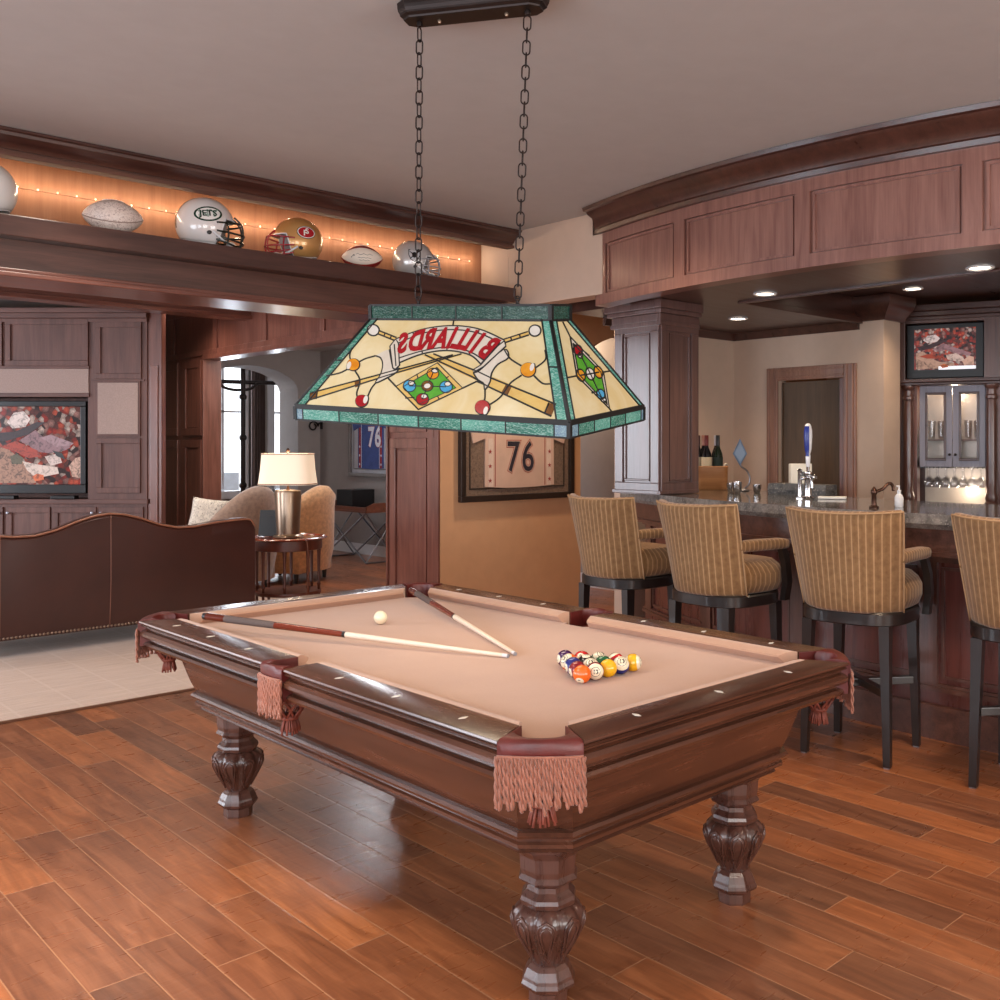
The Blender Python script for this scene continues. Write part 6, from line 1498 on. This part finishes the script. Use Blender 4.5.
# ------------------------------------------------------------------ framed jerseys
def jersey_frame(F, u0, u1, z0, z1, lb, base, trim, numc, outc, frame_m, mat_m, cu, zn, hn, jw, num_dx=0.0):
    t = thing('framed_jersey', lb, 'framed jersey', M=F.m() @ Matrix.Translation(((u0 + u1) / 2, -.004, z0)))
    w, h = u1 - u0, z1 - z0; fw = .05
    mb = MB()
    for q in ((-w / 2, w / 2, 0, fw), (-w / 2, w / 2, h - fw, h), (-w / 2, -w / 2 + fw, fw, h - fw), (w / 2 - fw, w / 2, fw, h - fw)):
        mb.box(q[0], q[1], -.05, 0, q[2], q[3], .006)
    mb.build('frame', frame_m, t)
    mb = MB(); mb.box(-w / 2 + fw - .005, w / 2 - fw + .005, -.02, -.002, fw - .005, h - fw + .005); mt = mb.build('mount_board', mat_m, t)
    mb = MB(); rails(mb, -w / 2 + fw + .05, w / 2 - fw - .05, fw + .05, h - fw - .05, .012, .006, -.02); mb.build('mount_bevel', frame_m, mt)
    cu -= (u0 + u1) / 2; zt = h - fw - .07; hw = jw / 2
    zb = fw + .09 if zn is None else fw + .07
    out = [(-hw, zb), (-hw * .99, zt - .36), (-hw - .12, zt - .40), (-hw - .17, zt - .2), (-hw * .75, zt - .02), (-.1, zt), (0, zt - .03), (.1, zt), (hw * .75, zt - .02), (hw + .17, zt - .2), (hw + .12, zt - .40), (hw * .99, zt - .36), (hw, zb), (hw * .5, zb - .012), (0, zb - .016), (-hw * .5, zb - .012)]
    mb = MB(); A = [Vector((cu + x, -.0215, z)) for x, z in out]; B = [Vector((cu + x, -.035, z)) for x, z in out]; mb.loft([A, B]); jy = mb.build('jersey', base, t)
    for s_ in (-1, 1):
        mb = MB(); mb.box(cu + s_ * hw * .84 - .05 * .5, cu + s_ * hw * .84 + .05 * .5, -.0362, -.0352, zb, zt - .36); mb.build('side_stripe', trim[0], jy)
        mb = MB(); mb.box(cu + s_ * hw * .72 - .004, cu + s_ * hw * .72 + .004, -.0364, -.0352, zb, zt - .3); mb.build('stripe_edge', trim[1], jy)
        for k in range(3):
            mb = MB(); zc3 = zb + .05 + .12 * k; mb.prism([(.022 * (1 if i % 2 == 0 else .42) * math.sin(i * PI / 5), .022 * (1 if i % 2 == 0 else .42) * math.cos(i * PI / 5)) for i in range(10)], .001, Matrix.Translation((cu + s_ * hw * .86, -.0364, zc3)) @ Matrix.Rotation(PI / 2, 4, 'X')); mb.build('star', trim[1], jy)
    zz = zn - z0
    for k, ch in enumerate('76'):
        x = cu + num_dx + (-.5 + k) * hn * .62
        for off, m_, y_ in ((.055, outc[0], -.0358), (.028, outc[1], -.0366), (.0, numc, -.0374)):
            me = text_mesh(ch, hn * 1.36, off * hn * .9 + .004, .0002); me.materials.append(m_)
            o = bpy.data.objects.new('number', me); COL.objects.link(o); o.parent = jy; o.matrix_local = Matrix.Translation((x, y_, zz)) @ Matrix.Rotation(PI / 2, 4, 'X') @ Matrix.Diagonal((.82, 1, 1, 1))
    gp = thin_glass('picture_glass', gloss=.05)
    mb = MB(); mb.box(-w / 2 + fw, w / 2 - fw, -.046, -.044, fw, h - fw); mb.build('glass', gp, t)
FPIC = Frame((0, YP), 0)
a, _ = FPIC.uv(457.5, 500); b, _ = FPIC.uv(570.5, 497); zb_ = (FPIC.uv(458, 503)[1] + FPIC.uv(570, 496.5)[1]) / 2
jw_l, jw_r = FPIC.uv(482, 480)[0], FPIC.uv(551, 480)[0]
jersey_cloth = plain('white_jersey_cloth', lin(206, 176, 160), .85, sc=6, var=.05); dark_num = plain('navy_number_cloth', lin(34, 30, 48), .8); red_num = plain('red_outline_cloth', lin(150, 50, 46), .8)
jersey_frame(FPIC, a, b, zb_, zb_ + 1.0, 'framed white football jersey with number 76 hanging on the tan wall behind the pool table', jersey_cloth, (plain('white_side_panel', lin(216, 196, 184), .85), red_num), dark_num, (red_num, jersey_cloth), plain('dark_bronze_frame', lin(52, 42, 38), .35, metal=.4), plain('woven_grey_mount', lin(116, 96, 82), .9, sc=60, var=.2), (jw_l + jw_r) / 2, FPIC.uv(516, 458)[1], .265, jw_r - jw_l, .0)
FSUN = Frame((7.25, 0), -PI / 2)
a, zb2 = FSUN.uv(351.5, 476); b = a + 1.15; n1 = FSUN.uv(377, 438)
blue = plain('blue_jersey_cloth', lin(52, 72, 132), .8, var=.1); whc = plain('white_number_cloth', lin(226, 226, 232), .8)
jersey_frame(FSUN, a, b, zb2, zb2 + 1.15, 'framed blue football jersey with number 76 on the grey sun room wall', blue, (plain('red_side_panel', lin(150, 40, 52), .8), whc), whc, (red_num, whc), plain('silver_frame', lin(120, 112, 108), .4, metal=.5), plain('pale_grey_mount', lin(176, 176, 182), .9), (a + b) / 2 - .03, n1[1], .27, .62, n1[0] - ((a + b) / 2 - .03) )
# ------------------------------------------------------------------ camera
cam = bpy.data.cameras.new('camera'); co = bpy.data.objects.new('camera', cam); COL.objects.link(co)
co.location = EYE; co.rotation_euler = (PI / 2, 0, -PI / 4)
cam.sensor_width = 36; cam.lens = 36 * F_PX / 1000; cam.shift_x = (500 - PX0) / 1000; cam.shift_y = (PY0 - 500) / 1000
cam.clip_start = .05
SC.camera = co
# ------------------------------------------------------------------ light
w = bpy.data.worlds.new('daylight'); SC.world = w; w.use_nodes = True
w.node_tree.nodes['Background'].inputs[0].default_value = (.93, .97, 1, 1); w.node_tree.nodes['Background'].inputs[1].default_value = 2.2
def lamp(kind, name, loc, energy, color, rot=None, target=None, **kw):
    l = bpy.data.lights.new(name, kind); l.energy = energy; l.color = color
    for k, v in kw.items(): setattr(l, k, v)
    o = bpy.data.objects.new(name, l); COL.objects.link(o); o.location = loc
    if rot: o.rotation_euler = rot
    if target is not None: o.rotation_euler = (Vector(target) - Vector(loc)).to_track_quat('-Z', 'Y').to_euler()
    return o
COOL = (.80, .88, 1.0); WARM = (1.0, .74, .50); SOFT = (1.0, .86, .72)
for (y0, y1, z0, z1), e in zip(WIN_L, (90, 90, 150, 170)):
    lamp('AREA', 'unseen_window_light', (-2.7, (y0 + y1) / 2, (z0 + z1) / 2), e, COOL, rot=(0, -PI / 2, 0), shape='RECTANGLE', size=z1 - z0, size_y=y1 - y0)
for (x0, x1, z0, z1) in WIN_R:
    lamp('AREA', 'unseen_window_light', ((x0 + x1) / 2, -3.3, (z0 + z1) / 2), 110, (1, .95, .9), rot=(PI / 2, 0, 0), shape='RECTANGLE', size=x1 - x0, size_y=z1 - z0)  # unseen rear windows, added to bring more light into the room
for x, y, e in ((3.77, 1.5, 85), (1.6, .4, 28), (-.6, 1.6, 45), (.5, 3.1, 85), (1.6, 5.0, 40), (3.9, 3.9, 50), (3.6, -.6, 60), (1.2, -1.6, 24)):
    lamp('SPOT', 'ceiling_can_and_fill', (x, y, CZ - .03), e * 1.6, WARM if x > 3 else SOFT, spot_size=math.radians(130), spot_blend=1.0, shadow_soft_size=.12)  # first is a real can, the others are added spots for brightness
for x, y in ((0, 8), (2.8, 8.6), (2.4, 6.9)): lamp('SPOT', 'ceiling_can_and_fill', (x, y, CZ - .03), 70, SOFT, spot_size=math.radians(140), spot_blend=1.0, shadow_soft_size=.12)  # spots added to light the media room, without fixtures
for x, y, z in BAR_CANS: lamp('SPOT', 'bar_downlight', (x, y, z - .02), 45, WARM, spot_size=math.radians(125), spot_blend=.9, shadow_soft_size=.06)
lamp('SPOT', 'ceiling_can_and_fill', (.35, 3.3, CZ - .03), 330, SOFT, target=(.8, 3.0, 0), spot_size=math.radians(46), spot_blend=1.0, shadow_soft_size=.1)  # added spot for the bright floor glare, no fixture here
lamp('POINT', 'hall_light', (6.9, 7.5, 2.5), 28, WARM, shadow_soft_size=.2)
lamp('SPOT', 'picture_downlight', (5.3, 5.75, 2.95), 135, WARM, spot_size=math.radians(110), spot_blend=1, shadow_soft_size=.1)
lamp('AREA', 'sunroom_daylight', (6.2, 15.9, 2.3), 420, COOL, rot=(-PI / 2, 0, 0), shape='RECTANGLE', size=4.5, size_y=2.6)
lamp('POINT', 'sunroom_fill', (6.1, 9.4, 2.55), 75, (.92, .95, 1.0), shadow_soft_size=.25)  # fill light added to lift the dark sun room walls
lamp('SPOT', 'media_fill', (4.1, 10.4, CZ - .03), 100, SOFT, spot_size=math.radians(150), spot_blend=1.0, shadow_soft_size=.12)  # fill spot added to brighten the far partition panels
lamp('SPOT', 'media_fill', (3.7, 9.2, CZ - .03), 60, SOFT, spot_size=math.radians(150), spot_blend=1.0, shadow_soft_size=.12)  # second added fill for the partition face
for x in LEDX: lamp('POINT', 'shelf_led', (x, 5.86, 2.875), .34, (1, .77, .54), shadow_soft_size=.012)
SC.view_settings.view_transform = 'Standard'; SC.view_settings.look = 'None'; SC.view_settings.exposure = 0.0; SC.view_settings.gamma = 1.0
SC.view_settings.use_curve_mapping = False
SC.cycles.use_denoising = True
SC.cycles.max_bounces = 8; SC.cycles.diffuse_bounces = 4; SC.cycles.glossy_bounces = 3; SC.cycles.transmission_bounces = 6
SC.cycles.sample_clamp_indirect = 6.0; SC.cycles.caustics_reflective = False; SC.cycles.caustics_refractive = False
